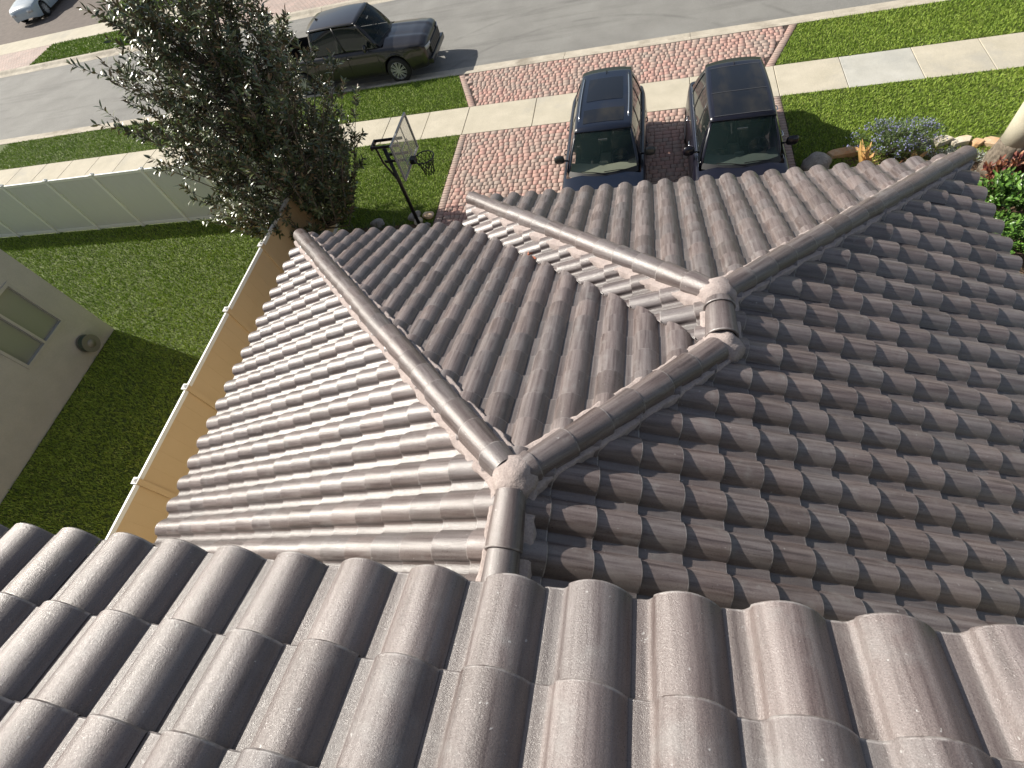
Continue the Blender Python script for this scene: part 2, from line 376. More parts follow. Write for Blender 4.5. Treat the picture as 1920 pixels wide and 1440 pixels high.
# upper roof in the foreground
UY, UZ = -.938, 6.524 - .105
x0 = -2.0164 - TW * 13 - HUMP
slope('upper_roof_slope', (x0, UY, UZ), (1, 0, 0), (0, 1, 0), MS, 37, 7, [], None, house, 'foreground slope of the upper storey', 9)
B().box(x0, x0 + 37 * TW, -3.2, UY - .06, -.02, 0, Matrix(((1, 0, 0, 0), (0, 1, 0, 0), (0, -MS, 1, UZ + MS * UY - .015), (0, 0, 0, 1)))).build('roof_deck', M_DECK, house)
def caprow(lo, hi, name='ridge_cap', rad=.119, seed=0, start=0.):
    """barrel caps lapped upwards from the low end lo to the high end hi, bedded in mortar"""
    r = random.Random(seed); lo, hi = Vector(lo), Vector(hi); L = (hi - lo).length; T = (hi - lo) / L
    S_ = T.cross(Vector((0, 0, 1))).normalized(); Nn = S_.cross(T).normalized()
    V, C, UVs, F = [], [], [], []; n = 15; ex = .345; k = 0; s = start
    while s < L - .08:
        e = min(s + ex + .06, L); r1, r2 = r.random(), r.random(); jx, jz, yaw = r.gauss(0, .003), r.gauss(0, .002), r.gauss(0, .006)
        rr = [(s, rad * .92, 0), (s, rad * 1.06, 0), (s + .006, rad * 1.085, 0), (s + .014, rad * 1.08, 0), (e, rad * .92, 1)]
        b0 = len(V)
        for q, (t, R_, _) in enumerate(rr):
            for a in range(n):
                th = math.radians(-108 + 216 * a / (n - 1))
                P = lo + T * t + S_ * (math.sin(th) * R_ + jx + yaw * (t - s)) + Nn * (math.cos(th) * R_ * .96 + jz)
                V.append(P[:]); C.append((r1 * .75, .85 if q in (1, 2) else .0, r2)); UVs.append((a * .026 + k * 2.3, t))
        for q in range(4):
            for a in range(n - 1):
                i = b0 + q * n + a; F.append((i, i + 1, i + n + 1, i + n))
        s += ex + r.gauss(0, .004); k += 1
    o = npmesh(name, V, F, M_TILE, house, True, C, UVs)
    me = o.data; bm = bmesh.new(); bm.from_mesh(me)
    for e in bm.edges:
        if len(e.link_faces) == 2 and e.calc_face_angle(0) > .7: e.smooth = False
    bm.to_mesh(me); bm.free()
    return T, S_, L
def bed(lo, hi, dl, dr, seed, wl=.165, wr=.175, s0=0., s1=None):
    """mortar on both sides of a cap row; dl/dr: fall of the roof per metre sideways on the left/right"""
    lo, hi = Vector(lo), Vector(hi); L = (hi - lo).length; T = (hi - lo) / L; S_ = T.cross(Vector((0, 0, 1))).normalized()
    n = int(L / .035); b = B()
    for sd, fall, wd in ((-1, dl, wl), (1, dr, wr)):
        P = []
        for i in range(n + 1):
            t = L * i / n; c = lo + T * t
            q = Vector((t * 5 + seed * 9, sd * 3.3, 0)); nz = noise.noise(q) + .6 * noise.noise(q * 3.1) + .3 * noise.noise(q * 8)
            wo = wd + nz * .026
            rag = [noise.noise(Vector((t * 12 + seed, sd * 7, u * 3))) * .012 for u in (1, 2, 3)]
            P.append([c + S_ * sd * .085 + Vector((0, 0, .075)), c + S_ * sd * .118 + Vector((0, 0, .088 - fall * .12 + rag[0])),
                      c + S_ * sd * (wo - .015) + Vector((0, 0, .104 + rag[1] - fall * wo)),
                      c + S_ * sd * wo + Vector((0, 0, .092 + rag[2] - fall * wo)), c + S_ * sd * (wo + .006) + Vector((0, 0, -.03 - fall * wo))])
        b.grid(P)
    b.build('mortar', M_MORTAR, house, smooth=True)
hz = .068
J1, J2, J3 = (0, 0, RZ), (B_, B_, RZ - B_ * MS), (B_, B_ + C_, RZ - B_ * MS)
E1, E2, E3 = (-A_, A_, HE), (xe, ey, HE), (A_, ey, HE)
up = lambda p, z=hz: (p[0], p[1], p[2] + z)
DG = MS / math.sqrt(2)
def shorten(p, q, a, b):
    p, q = Vector(p), Vector(q); t = (q - p).normalized(); return p + t * a, q - t * b
for i, (lo, hi, dl, dr, a, b) in enumerate([
        ((0, YB, RZ), J1, MS, MS, 0, .10), (E1, J1, DG, DG, -.07, .09), (J2, J1, DG, DG, .09, .09),
        (J2, J3, MS, MS, .09, .09), (E2, J3, DG, DG, -.07, .09), (E3, J3, DG, DG, -.10, .09)]):
    p, q = shorten(up(lo), up(hi), a, b); caprow(p, q, seed=i * 3 + 1, start=.0, rad=.134 if i == 3 else .119)
    p, q = shorten(lo, hi, max(a - .1, -.03), 0); bed(p, q, dl, dr, i, *((.165, .165) if i != 4 else (.23, .17)) if 0 else ((.17, .195) if i == 4 else (.165, .175)))
def lump(c, r, sq, seed, parent, m_=None, name='mortar'):
    bm = bmesh.new(); bmesh.ops.create_icosphere(bm, subdivisions=3, radius=1)
    for v in bm.verts:
        d = v.co.normalized(); k = 1 + .20 * noise.noise(d * 2.1 + Vector((seed, 0, 0))) + .09 * noise.noise(d * 6 + Vector((seed, 0, 0)))
        v.co = Vector((d.x * r * sq[0], d.y * r * sq[1], d.z * r * sq[2])) * k + Vector(c)
    me = bpy.data.meshes.new(name); bm.to_mesh(me); bm.free()
    return link(name, me, m_ or M_MORTAR, parent, True)
lump(up(J1, .035), .145, (1.2, 1.2, 1.0), 3, house)
lump(up((B_ + .0, B_ + .0, J2[2]), .035), .145, (1.2, 1.15, 1.0), 8, house)
lump(up((B_ - .01, B_ + C_ + .02, J3[2]), .035), .145, (1.2, 1.15, 1.0), 13, house)
# plug the low ends of the hips
for e_, dv in ((E1, (-1, 1)), (E2, (-1, 1)), (E3, (1, 1))):
    lump((e_[0] + dv[0] * .02, e_[1] + dv[1] * .02, e_[2] + .03), .095, (1, 1, .95), e_[0], house, M_TILE if 0 else M_MORTAR)
# walls, soffits, fascias
wl = B().box(-4.6, -1.45, -9, A_ - .5, 0, HE - .02).box(-1.45, A_ - .5, -9, ey - .5, 0, HE - .021)
wl.box(-5.6, 6.6, -9, -1.62, HE - .02, 6.45); wl.build('wall', M_STUCCO, house)
B().add([(-A_, YB, 0), (A_, YB, 0), (A_, ey, 0), (xe, ey, 0), (xe, A_, 0), (-A_, A_, 0)], [(0, 1, 2, 3, 4, 5)]).build('soffit', M_TRIM, house).location = (0, 0, HE - .07)
fb = B().box(-A_ - .02, -A_, YB, A_, HE - .2, HE - .04).box(A_, A_ + .02, YB, ey, HE - .2, HE - .04).box(-A_, xe, A_, A_ + .02, HE - .2, HE - .04)
fb.box(xe - .02, xe, A_ + .02, ey, HE - .2, HE - .04).box(xe, A_, ey, ey + .02, HE - .2, HE - .04)
fb.box(x0, x0 + 37 * TW, UY - .04, UY - .015, UZ - .2, UZ - .01); fb.build('fascia', M_TRIM, house)
B().box(x0, x0 + 37 * TW, -1.61, UY - .05, UZ - .12, UZ - .09).build('soffit', M_TRIM, house)
# valley metal
vm = B(); vm.add([(B_ - .1, B_ - .1, 0), (B_ + .1, B_ + .1, 0), (xe + .1, A_ + .1, 0), (xe - .1, A_ - .1, 0)], [(0, 1, 2, 3)])

# ------------------------------------------------------------ ground
def slab(name, x0, x1, y0, y1, z0, z1, m_, label, **k):
    o = B().box(x0, x1, y0, y1, z0, z1).build(name, m_); meta(o, label=label, kind='structure', cat=k.get('cat', name)); return o
YS0, YS1, YC0, YC1, YR = 12.45, 13.86, 15.85, 16.45, 22.95
slab('ground', -150, 150, -150, 150, -.6, -.16, M_SOIL, 'dark green ground stretching away under everything', cat='ground')
slab('road', -150, 150, YC1, YR, -.4, -.09, M_ASPH, 'grey asphalt road crossing behind the pickup', cat='road')
def apl(name, xo, x0, x1, label, **k):
    o = B().add([(xo, YS1, -.012), (x0, YS1, -.012), (x1, YC0, -.012), (xo, YC0, -.012)], [(0, 1, 2, 3)]).build(name, M_SOIL); meta(o, label=label, kind='structure', cat='lawn')
for a, b, l in ((-150, -7.26, 'lawn soil left of the tan fence'), (-7.26, -4.44, 'front yard soil left of the driveway'), (4.26, 150, 'lawn soil right of the driveway')):
    slab('lawn', a, b, -20 if a != -7.26 else 4, YS0, -.3, -.012, M_SOIL, l, cat='lawn')
apl('lawn', -150, -4.43, -5.15, 'grass strip left of the driveway by the kerb', cat='lawn')
apl('lawn', 150, 4.28, 5.12, 'grass strip right of the driveway by the kerb', cat='lawn')
slab('lawn', -31.2, -19.6, 23.5, 25.7, -.3, -.012, M_SOIL, 'grass strip across the road', cat='lawn')
slab('lawn', -29, -18, 27.3, 60, -.3, -.012, M_SOIL, 'far front lawn across the road', cat='lawn')
slab('lawn', -9, 150, 23.5, 60, -.3, -.013, M_SOIL, 'far lawn across the road on the right', cat='lawn')
slab('lawn', -150, -44, 23.5, 60, -.3, -.013, M_SOIL, 'far lawn across the road on the left', cat='lawn')
# sidewalk slabs with open joints
js = [-150] + [-7.08 - 1.37 * k for k in range(20, 0, -1)] + [-7.08, -5.71, -4.38] + [-2.25, -.1, 2.1] + [4.24, 5.80, 7.42, 8.85, 10.3, 11.8, 13.3, 14.8, 150]
b1, b2 = B(), B()
for i in range(len(js) - 1):
    (b2 if abs(js[i] - 5.80) < .01 else b1).box(js[i] + .009, js[i + 1] - .009, YS0, YS1, -.3, .004 + random.uniform(-.002, .002))
swk = b1.build('sidewalk', M_CONC, bevel=.008); meta(swk, label='cream concrete sidewalk of jointed slabs running past the driveway', kind='structure', cat='sidewalk')
swk2 = b2.build('sidewalk', M_CONC2, bevel=.008); meta(swk2, label='one greyer sidewalk slab right of the driveway', kind='structure', cat='sidewalk')
slab('path', -150, 150, YS0 + .01, YS1 - .01, -.3, -.015, M_SAND, 'dark sand bed in the sidewalk joints', cat='joint sand')
# curb: sloped back, gutter pan
cj = [-150] + [-1.62 - 3.84 * k for k in range(12, 0, -1)] + [-1.62, 2.22, 6.10, 9.95, 13.8, 150]
cb, cb2 = B(), B()
for i in range(len(cj) - 1):
    xa, xb = cj[i] + .006, cj[i + 1] - .006
    for bb, f in ((cb, lambda y: YC0 + y), (cb2, lambda y: 23.5 - y)):
        pf = [(0, -.3), (0, .006), (.10, .010), (.17, 0), (.30, -.07), (.36, -.083), (.60, -.088), (.60, -.3)]
        v = [(x, f(y), z) for x in (xa, xb) for y, z in pf]; n = len(pf)
        bb.add(v, [(k, k + 1, n + k + 1, n + k) for k in range(n - 1)] + [tuple(range(n)), tuple(range(n, 2 * n))])
meta(cb.build('kerb', M_CURB), label='stained cream concrete kerb and gutter on the near side of the road', kind='structure', cat='kerb')
meta(cb2.build('kerb', M_CURB), label='concrete kerb and gutter on the far side of the road', kind='structure', cat='kerb')
slab('sidewalk', -150, 150, 25.7, 27.25, -.3, .002, M_CONC, 'sidewalk across the road', cat='sidewalk')
slab('driveway', -19.6, -9, 23.5, 25.69, -.3, .0, M_FARPAV, 'pinkish paver apron across the road', cat='driveway')
slab('driveway', -18, -9.5, 27.26, 45, -.3, .001, M_FARPAV, 'far pinkish paver driveway', cat='driveway')
slab('driveway', -44, -31.2, 23.5, 25.69, -.3, .0, M_FARPAV, 'apron of the driveway at the far left across the road', cat='driveway')
slab('driveway', -44, -29, 27.26, 60, -.3, .001, stone_mat('brown_paver', (.12, .10, .085), (.17, .14, .12), 3, 60), 'brownish driveway at the far left across the road', cat='driveway')
# driveway pavers, one mesh of rounded stones on sand
slab('driveway', -4.44, 4.26, 4.5, YS0, -.3, -.02, M_SAND, 'sand bed under the driveway pavers', cat='joint sand')
o_ = B(); o_.add([(-4.44, YS1, -.021), (4.26, YS1, -.021), (5.1, YC0, -.021), (-5.15, YC0, -.021)], [(0, 1, 2, 3)])
meta(o_.build('driveway', M_SAND), label='sand bed under the driveway apron', kind='structure', cat='joint sand')
def pavers():
    rects = []; r = random.Random(5)
    def fill(xl, xr, ya, yb, inside=None):
        n = round((yb - ya) / .152); rh = (yb - ya) / n
        for j_ in range(n):
            x = xl - r.random() * .15
            while x < xr - .02:
                w_ = r.choice((.15, .15, .21, .21, .10)); a, b = max(x, xl), min(x + w_, xr)
                if b - a > .04 and (inside is None or inside((a + b) / 2, ya + (j_ + .5) * rh)):
                    jg = r.gauss(0, .003); rects.append((a, b, ya + j_ * rh + jg, ya + (j_ + 1) * rh + jg, r.random(), 0))
                x += w_
    def border(xl, xr, ya, yb, pal, sh=0):
        y = ya
        while y < yb - .03: rects.append((xl, xr, y, min(y + .105, yb), pal + r.random() * .25, sh)); y += .105
    border(-4.43, -4.22, 5.0, YS0 - .01, .15); border(4.04, 4.25, 5.0, YS0 - .01, .2)
    border(-4.42, -4.20, YS1 + .01, YC0 - .01, .15, -.36); border(4.04, 4.26, YS1 + .01, YC0 - .01, .2, .42)
    fill(-4.22, 4.04, 5.0, YS0 - .01)
    fill(-5.2, 5.2, YS1 + .01, YC0 - .01, lambda x, y: -4.15 - .36 * (y - YS1) < x < 3.99 + .42 * (y - YS1))
    V, F, C = [], [], []; g = .0032; bv = .006
    for (xa, xb, ya, yb, c, sh) in rects:
        xa += g; xb -= g; ya += g * 1.5; yb -= g * 1.5; z = .0 + r.gauss(0, .0015); tx, ty = r.gauss(0, .006), r.gauss(0, .006)
        cx, cy = (xa + xb) / 2, (ya + yb) / 2; ring = []
        def oct_(i_): 
            c_ = .011
            xs0, xs1, ys0, ys1 = xa + i_, xb - i_, ya + i_, yb - i_; c_ = max(c_ - i_ * .2, .005)
            return [(xs0 + c_, ys0), (xs1 - c_, ys0), (xs1, ys0 + c_), (xs1, ys1 - c_), (xs1 - c_, ys1), (xs0 + c_, ys1), (xs0, ys1 - c_), (xs0, ys0 + c_)]
        b0 = len(V)
        for i_, zz in ((0, -.03), (0, -.010), (bv, 0)):
            for (x, y) in oct_(i_): V.append((x + sh * (y - YS1), y, z + zz + (x - cx) * tx + (y - cy) * ty)); C.append((c, 0, 0))
        for q in range(2):
            for k in range(8): F.append((b0 + q * 8 + k, b0 + q * 8 + (k + 1) % 8, b0 + (q + 1) * 8 + (k + 1) % 8, b0 + (q + 1) * 8 + k))
        t = b0 + 16
        F += [(t, t + 1, t + 2, t + 7), (t + 7, t + 2, t + 3, t + 6), (t + 6, t + 3, t + 4, t + 5)]
    npmesh('driveway', V, F, M_PAVER, None, False, C, None, label='pink and tan cobble pavers of the driveway under the two parked cars', cat='driveway', kind='structure')
pavers()

# grass blades
def blades(name, regions, dens, label, hgt=(.035, .075), wid=.011):
    Ps = []
    for (xa, xb, ya, yb, dn) in regions:
        n = int((xb - xa) * (yb - ya) * dens * dn); Ps.append(np.column_stack([rng.uniform(xa, xb, n), rng.uniform(ya, yb, n)]))
    P = np.vstack(Ps)
    P = P[~((P[:, 1] > YS1) & (P[:, 1] < YC0) & (P[:, 0] > -4.45 - .36 * (P[:, 1] - YS1)) & (P[:, 0] < 4.28 + .42 * (P[:, 1] - YS1)))]; n = len(P)
    th = rng.uniform(0, 2 * np.pi, n); lean = rng.uniform(.1, 1.15, n); L = rng.uniform(*hgt, n) * 1.15
    wv = rng.uniform(0, 2 * np.pi, n); W = wid * rng.uniform(.7, 1.3, n)
    dx, dy, dz = np.cos(th) * np.sin(lean) * L, np.sin(th) * np.sin(lean) * L, np.cos(lean) * L
    sx, sy = np.cos(wv) * W / 2, np.sin(wv) * W / 2
    z0 = -.014
    v0 = np.column_stack([P[:, 0] - sx, P[:, 1] - sy, np.full(n, z0)]); v1 = np.column_stack([P[:, 0] + sx, P[:, 1] + sy, np.full(n, z0)])
    v2 = np.column_stack([P[:, 0] + dx * .5 + sx, P[:, 1] + dy * .5 + sy, z0 + dz * .62]); v3 = np.column_stack([P[:, 0] + dx * .5 - sx, P[:, 1] + dy * .5 - sy, z0 + dz * .62])
    v4 = np.column_stack([P[:, 0] + dx * 1.1, P[:, 1] + dy * 1.1, z0 + dz * .95])
    V = np.stack([v0, v1, v2, v3, v4], 1).reshape(-1, 3); i = np.arange(n)[:, None] * 5
    F = np.vstack([i + np.array([[0, 1, 2]]), i + np.array([[0, 2, 3]]), i + np.array([[3, 2, 4]])])
    c = np.clip(rng.normal(.5, .22, n), 0, 1); C = np.repeat(np.column_stack([c, c, c]), 5, 0)
    npmesh(name, V, F, M_GRASS, None, False, C, None, label=label, cat='grass', kind='stuff')
blades('grass', [(4.27, 12.5, 10.1, YS0 - .01, 1), (4.27, 8, 9.3, 10.1, 1), (4.28, 14.5, YS1 + .02, YC0 - .01, 1), (-7.26, -4.45, 8.7, YS0 - .01, 1), (-9.5, -4.43, YS1 + .02, YC0 - .01, 1)], 2300,
       'short bright green lawn grass around the driveway')
blades('grass', [(-12.95, -7.3, -2.5, 9.6, 1), (-26, -9.5, YS1 + .02, YC0 - .01, .8), (-20, -7.26, 9.7, YS0, 1), (-26, -12.95, 5.5, 9.6, .9), (-26, -20, 9.7, YS0, .8)], 1300, 'dense green lawn grass between the tan fence and the neighbouring house', (.04, .08), .014)
blades('grass', [(-31.1, -19.7, 23.55, 25.65, 1), (-29, -18, 27.3, 33, 1)], 500, 'grass on the strip and lawn across the road', (.05, .1), .03)
slab('planting_bed', -7.2, -4.5, 4.7, 8.7, -.3, .0, M_MULCH, 'dark mulch bed at the base of the hoop', cat='planting bed')
slab('planting_bed', 4.3, 14, 4.5, 9.3, -.3, .0, M_MULCH, 'brown mulch bed along the right side of the house', cat='planting bed')
slab('planting_bed', 5.2, 9.5, 9.3, 10.0, -.3, .001, M_MULCH, 'mulch tongue behind the flagstone edging', cat='planting bed')

# ------------------------------------------------------------ fences and neighbouring house
FH = 1.83
def fence(name, p0, p1, sp, first, panel, label, rail=M_VWHITE, side=1):
    """vinyl privacy fence from p0 to p1: each panel, post (> cap) and rail a part"""
    p0, p1 = Vector(p0), Vector(p1); L = (p1 - p0).length; T = (p1 - p0) / L
    root = empty(name, p0, math.atan2(T.y, T.x), label=label, cat='fence')
    ps = [first + sp * k for k in range(int((L - first) / sp) + 1)]
    cuts = [0] + ps + [L]
    for a, b in zip(cuts, cuts[1:]):
        if b - a < .15: continue
        g = B(); g.box(a + .05, b - .05, -.011, .011, .05, FH - .045)
        n = int((b - a) / .28)
        for k in range(1, n):
            xx = a + (b - a) * k / n; g.box(xx - .004, xx + .004, -.0135, .0135, .05, FH - .05)
        g.build('panel', panel, root)
        B().box(a + .05, b - .05, -.022, .022, FH - .045, FH + .035).build('top_rail', rail, root, bevel=.005)
        B().box(a + .05, b - .05, -.022, .022, .03, .14).build('bottom_rail', rail, root, bevel=.005)
    for a in ps:
        pt = B().box(a - .05, a + .05, -.05, .05, -.1, FH + .05).build('post', panel if panel is M_VTAN else rail, root, bevel=.004)
        c = B().box(a - .058, a + .058, -.058, .058, FH + .05, FH + .068)
        c.add([(a - .05, -.05, FH + .069), (a + .05, -.05, FH + .069), (a + .05, .05, FH + .069), (a - .05, .05, FH + .069), (a, 0, FH + .10)], [(0, 1, 4), (1, 2, 4), (2, 3, 4), (3, 0, 4)])
        c.build('cap', rail, pt)
    return root
XF = -7.261; FS = 1.8175
fence('vinyl_fence', (XF, -9.5, 0), (XF, 9.6, 0), FS, 9.5 + 6.1997 - 8 * FS, M_VTAN, 'tan vinyl privacy fence with white rail beside the pale roof slope')
fence('vinyl_fence', (XF - .02, 9.6247, 0), (-42, 9.6247, 0), FS, .0 + .05, M_VGREY, 'grey white vinyl fence facing the sidewalk behind the tree')
nb = empty('neighbouring_house', (-12.99, 5.44, 0), label='grey stucco neighbouring house wall with a window at the left edge', cat='house')
WX0, WX1, WZ0, WZ1 = -2.0, -.55, 1.1, 2.5
g = B(); x = 0
for (ya, yb, za, zb) in ((-16, WX0, 0, 4.2), (WX1, 0, 0, 4.2), (WX0, WX1, 0, WZ0), (WX0, WX1, WZ1, 4.2)): g.box(-.2, 0, ya, yb, za, zb)
g.box(-9, -.2, -16, 0, 0, 4.2); g.build('wall', M_NSTUCCO, nb)
wf = B()
for (ya, yb, za, zb) in ((WX0, WX1, WZ0, WZ0 + .07), (WX0, WX1, WZ1 - .07, WZ1), (WX0, WX0 + .07, WZ0 + .07, WZ1 - .07), (WX1 - .07, WX1, WZ0 + .07, WZ1 - .07), ((WX0 + WX1) / 2 - .03, (WX0 + WX1) / 2 + .03, WZ0 + .07, WZ1 - .07)):
    wf.box(-.10, .03, ya, yb, za, zb)
wo = wf.build('window', mat('window_trim', (.38, .39, .38), .5), nb)
B().box(-.08, -.06, WX0 + .06, WX1 - .06, WZ0 + .06, WZ1 - .06).build('pane', mat('window_glass', (.20, .22, .21), .2, .8), wo)
g = B(); g.box(-9.6, .3, -16.6, .3, 4.2, 4.32); g.build('eave', M_TRIM, nb)
g = B(); g.add([(-9.6, -16.6, 4.33), (.3, -16.6, 4.33), (.3, .3, 4.33), (-9.6, .3, 4.33), (-4.5, -11, 6.2), (-4.5, -4.6, 6.2)], [(0, 1, 4), (1, 2, 5, 4), (2, 3, 5), (3, 0, 4, 5)]).build('roof', M_TILE, nb)
# hose reel on the neighbour's wall
hr = empty('hose_reel', (-12.98, 4.67, .42), label='dark coiled garden hose reel on the grey neighbouring wall', cat='hose reel')
g = B()
for k in range(5):
    for rr in (.17, .195):
        g.tube([(.05 + k * .03, math.cos(t) * rr, math.sin(t) * rr) for t in [i * math.pi / 9 for i in range(19)]], .014, 6, False)
g.build('hose', mat('hose_green', (.05, .075, .05), .5), hr, True)
g = B(); g.tube([(0, 0, 0), (.24, 0, 0)], .10, 16); g.build('drum', mat('reel_plastic', (.22, .22, .20), .5), hr, True)
for xx in (.015, .21):
    g = B(); g.tube([(xx, 0, 0), (xx + .012, 0, 0)], .23, 24); g.build('flange', mat('reel_flange', (.16, .165, .15), .5), hr)

# ------------------------------------------------------------ plants
def leaf_mesh(name, pts, dirs, lens, wids, m_, parent=None, cols=None, fold=.25, curl=.15, **k):
    """many folded leaves: pts base (n,3), dirs unit (n,3)"""
    n = len(pts); pts = np.asarray(pts, float); d = np.asarray(dirs, float); d /= np.linalg.norm(d, axis=1)[:, None]
    rn = rng.normal(size=(n, 3)) * .55 + np.array([0, 0, 1.]); s = np.cross(d, rn); s /= np.linalg.norm(s, axis=1)[:, None] + 1e-9
    u = np.cross(s, d); L = np.asarray(lens)[:, None] * np.ones((n, 1)); W = np.asarray(wids)[:, None] * np.ones((n, 1)) / 2
    V = np.stack([pts, pts + d * L * .30 + s * W * .85 + u * W * fold, pts + d * L * .68 + s * W * .8 + u * W * fold * .7 - u * L * curl * .3, pts + d * L - u * L * curl,
                  pts + d * L * .68 - s * W * .8 + u * W * fold * .7 - u * L * curl * .3, pts + d * L * .30 - s * W * .85 + u * W * fold,
                  pts + d * L * .32, pts + d * L * .70 - u * L * curl * .35], 1).reshape(-1, 3)
    i = np.arange(n)[:, None] * 8
    T3 = np.array([[0, 6, 1], [0, 5, 6], [1, 6, 7], [1, 7, 2], [6, 5, 4], [6, 4, 7], [2, 7, 3], [7, 4, 3]])
    F = (i[:, None, :] + T3[None]).reshape(-1, 3)
    F = F[:, ::-1]
    if cols is None: cols = rng.random(n)
    C = np.repeat(np.column_stack([cols] * 3), 8, 0)
    return npmesh(name, V, F, m_, parent, False, C, None, **k)
def rdir(z=0.): 
    v = Vector((random.gauss(0, 1), random.gauss(0, 1), random.gauss(0, 1) + z)); return v.normalized()
# magnolia-like tree
TB = Vector((-7.45, 8.35, 0))
tree = empty('magnolia_tree', TB, label='tall dark glossy leaved tree standing at the corner of the fences', cat='tree')
tb = B(); tb.tube([(0, 0, -.1), (.03, .02, .8), (.02, .05, 2), (-.05, .08, 3.4), (-.1, .1, 4.7)], [.13, .11, .09, .06, .025], 10)
P_, D_, L_, W_ = [], [], [], []
br = B()
random.seed(21)
def crown_r(z): 
    xs = [(.5, 1.3), (1.3, 1.9), (2.4, 2.15), (3.6, 2.15), (4.6, 1.9), (5.3, 1.35), (5.9, .7)]
    for (a, ra), (b, rb) in zip(xs, xs[1:]):
        if z <= b: return ra + (rb - ra) * max(0, (z - a)) / (b - a)
    return .5
for i in range(300):
    zt = random.uniform(.8, 5.9); ang = random.uniform(0, 2 * math.pi); rr = crown_r(zt) * (random.random() ** .45) * random.uniform(.8, 1.12)
    tip = Vector((math.cos(ang) * rr, math.sin(ang) * rr, zt + random.uniform(-.1, .25)))
    z0_ = max(.35, min(4.5, zt - rr * random.uniform(.5, .9) - .3)); st = Vector((0, .05, z0_))
    mid = st.lerp(tip, .5) + Vector((math.cos(ang) * rr * .14, math.sin(ang) * rr * .14, -.12 * rr)); mid.z -= .05
    pts = [st, st.lerp(mid, .5) + Vector((0, 0, -.03)), mid, mid.lerp(tip, .55) + Vector((0, 0, .02)), tip]
    br.tube(pts, [.028, .022, .016, .011, .005], 5, False)
    # side shoots that turn upwards, each with a rosette of leaves
    ns = 5 + int(rr * 2)
    for s in range(ns):
        t = random.uniform(.35, 1.0) if s else 1.; k = min(3, int(t * 4)); f = t * 4 - k
        p = pts[k].lerp(pts[k + 1], f) if k < 4 else pts[4]
        d = (Vector((math.cos(ang), math.sin(ang), 0)) * random.uniform(0, .6) + rdir() * .45 + Vector((0, 0, random.uniform(.6, 1.3)))).normalized()
        ln = random.uniform(.18, .5) * (1.25 if zt > 4 else 1); q = p + d * ln
        br.tube([p, p + d * ln * .5 + rdir() * .01, q], [.007, .005, .003], 4, False)
        nl = random.randint(12, 19)
        for l in range(nl):
            tt = (l / nl) ** .8; pp = p.lerp(q, .15 + .85 * tt)
            a2 = l * 2.4 + random.random(); e1 = d.orthogonal().normalized(); e2 = d.cross(e1)
            out = e1 * math.cos(a2) + e2 * math.sin(a2)
            dd = (out * random.uniform(.75, 1.1) + d * random.uniform(.35, .9) * (.6 + tt)).normalized()
            P_.append(pp[:]); D_.append(dd[:]); L_.append(random.uniform(.10, .17)); W_.append(random.uniform(.038, .060))
tb.build('trunk', M_BARK, tree, True); br.build('limb', M_BARK, tree, True)
leaf_mesh('crown', P_, D_, L_, W_, M_MAG, tree)

# palm trunk on the right
PALM = (7.88, 8.99, 0)
pt = empty('palm_tree', PALM, label='smooth pale palm trunk with a dark rooted base at the right edge', cat='tree')
B().tube([(0, 0, .55), (0, 0, 1.1), (.0, 0, 1.8), (0, 0, 2.6), (0, 0, 3.6), (0, 0, 5.5), (0, 0, 8.6)], [.27, .275, .28, .27, .25, .22, .15], 32).build('trunk', M_PALM, pt, True)
bm = bmesh.new(); bmesh.ops.create_cone(bm, cap_ends=True, segments=48, radius1=.36, radius2=.275, depth=.66)
bmesh.ops.subdivide_edges(bm, edges=[e for e in bm.edges if abs(e.verts[0].co.z - e.verts[1].co.z) > .1], cuts=6)
for v in bm.verts:
    a = math.atan2(v.co.y, v.co.x); k = 1 + .05 * noise.noise(Vector((a * 5, v.co.z * 3, 2))) + .04 * math.sin(a * 17 + 2 * noise.noise(Vector((a, v.co.z * 6, 0))))
    v.co.x *= k; v.co.y *= k; v.co.z += .34
me = bpy.data.meshes.new('root_base'); bm.to_mesh(me); bm.free(); link('root_base', me, M_PALMB, pt, True)
# fronds high above (out of the frame, they belong to the same palm)
M_FROND = leaf_mat('palm_frond', (.05, .10, .02), (.09, .15, .03), (.06, .10, .03), .4)
for k in range(14):
    a = k * 2.4; e = .9 - k * .09; P, D = [], []; sp_ = []
    for i in range(15):
        t = i / 14; r_ = 2.5 * t; q = Vector((math.cos(a) * r_ * math.cos(e * .5), math.sin(a) * r_ * math.cos(e * .5), 8.6 + 2.0 * t * math.sin(e) - 1.9 * t * t)); sp_.append(q)
    for i in range(60):
        t = .12 + .88 * i / 59; j = min(13, int(t * 14)); q = sp_[j].lerp(sp_[j + 1], t * 14 - j); ax = (sp_[j + 1] - sp_[j]).normalized(); sd = ax.cross(Vector((0, 0, 1))).normalized() * (1 if i % 2 else -1)
        P.append(q[:]); D.append((sd + ax * .6 - Vector((0, 0, .35)))[:])
    fo = leaf_mesh('frond', P, D, [.55] * 60, [.04] * 60, M_FROND, pt)
    B().tube(sp_, [.03 - .0018 * i for i in range(15)], 5).build('frond_rib', M_FROND, fo)

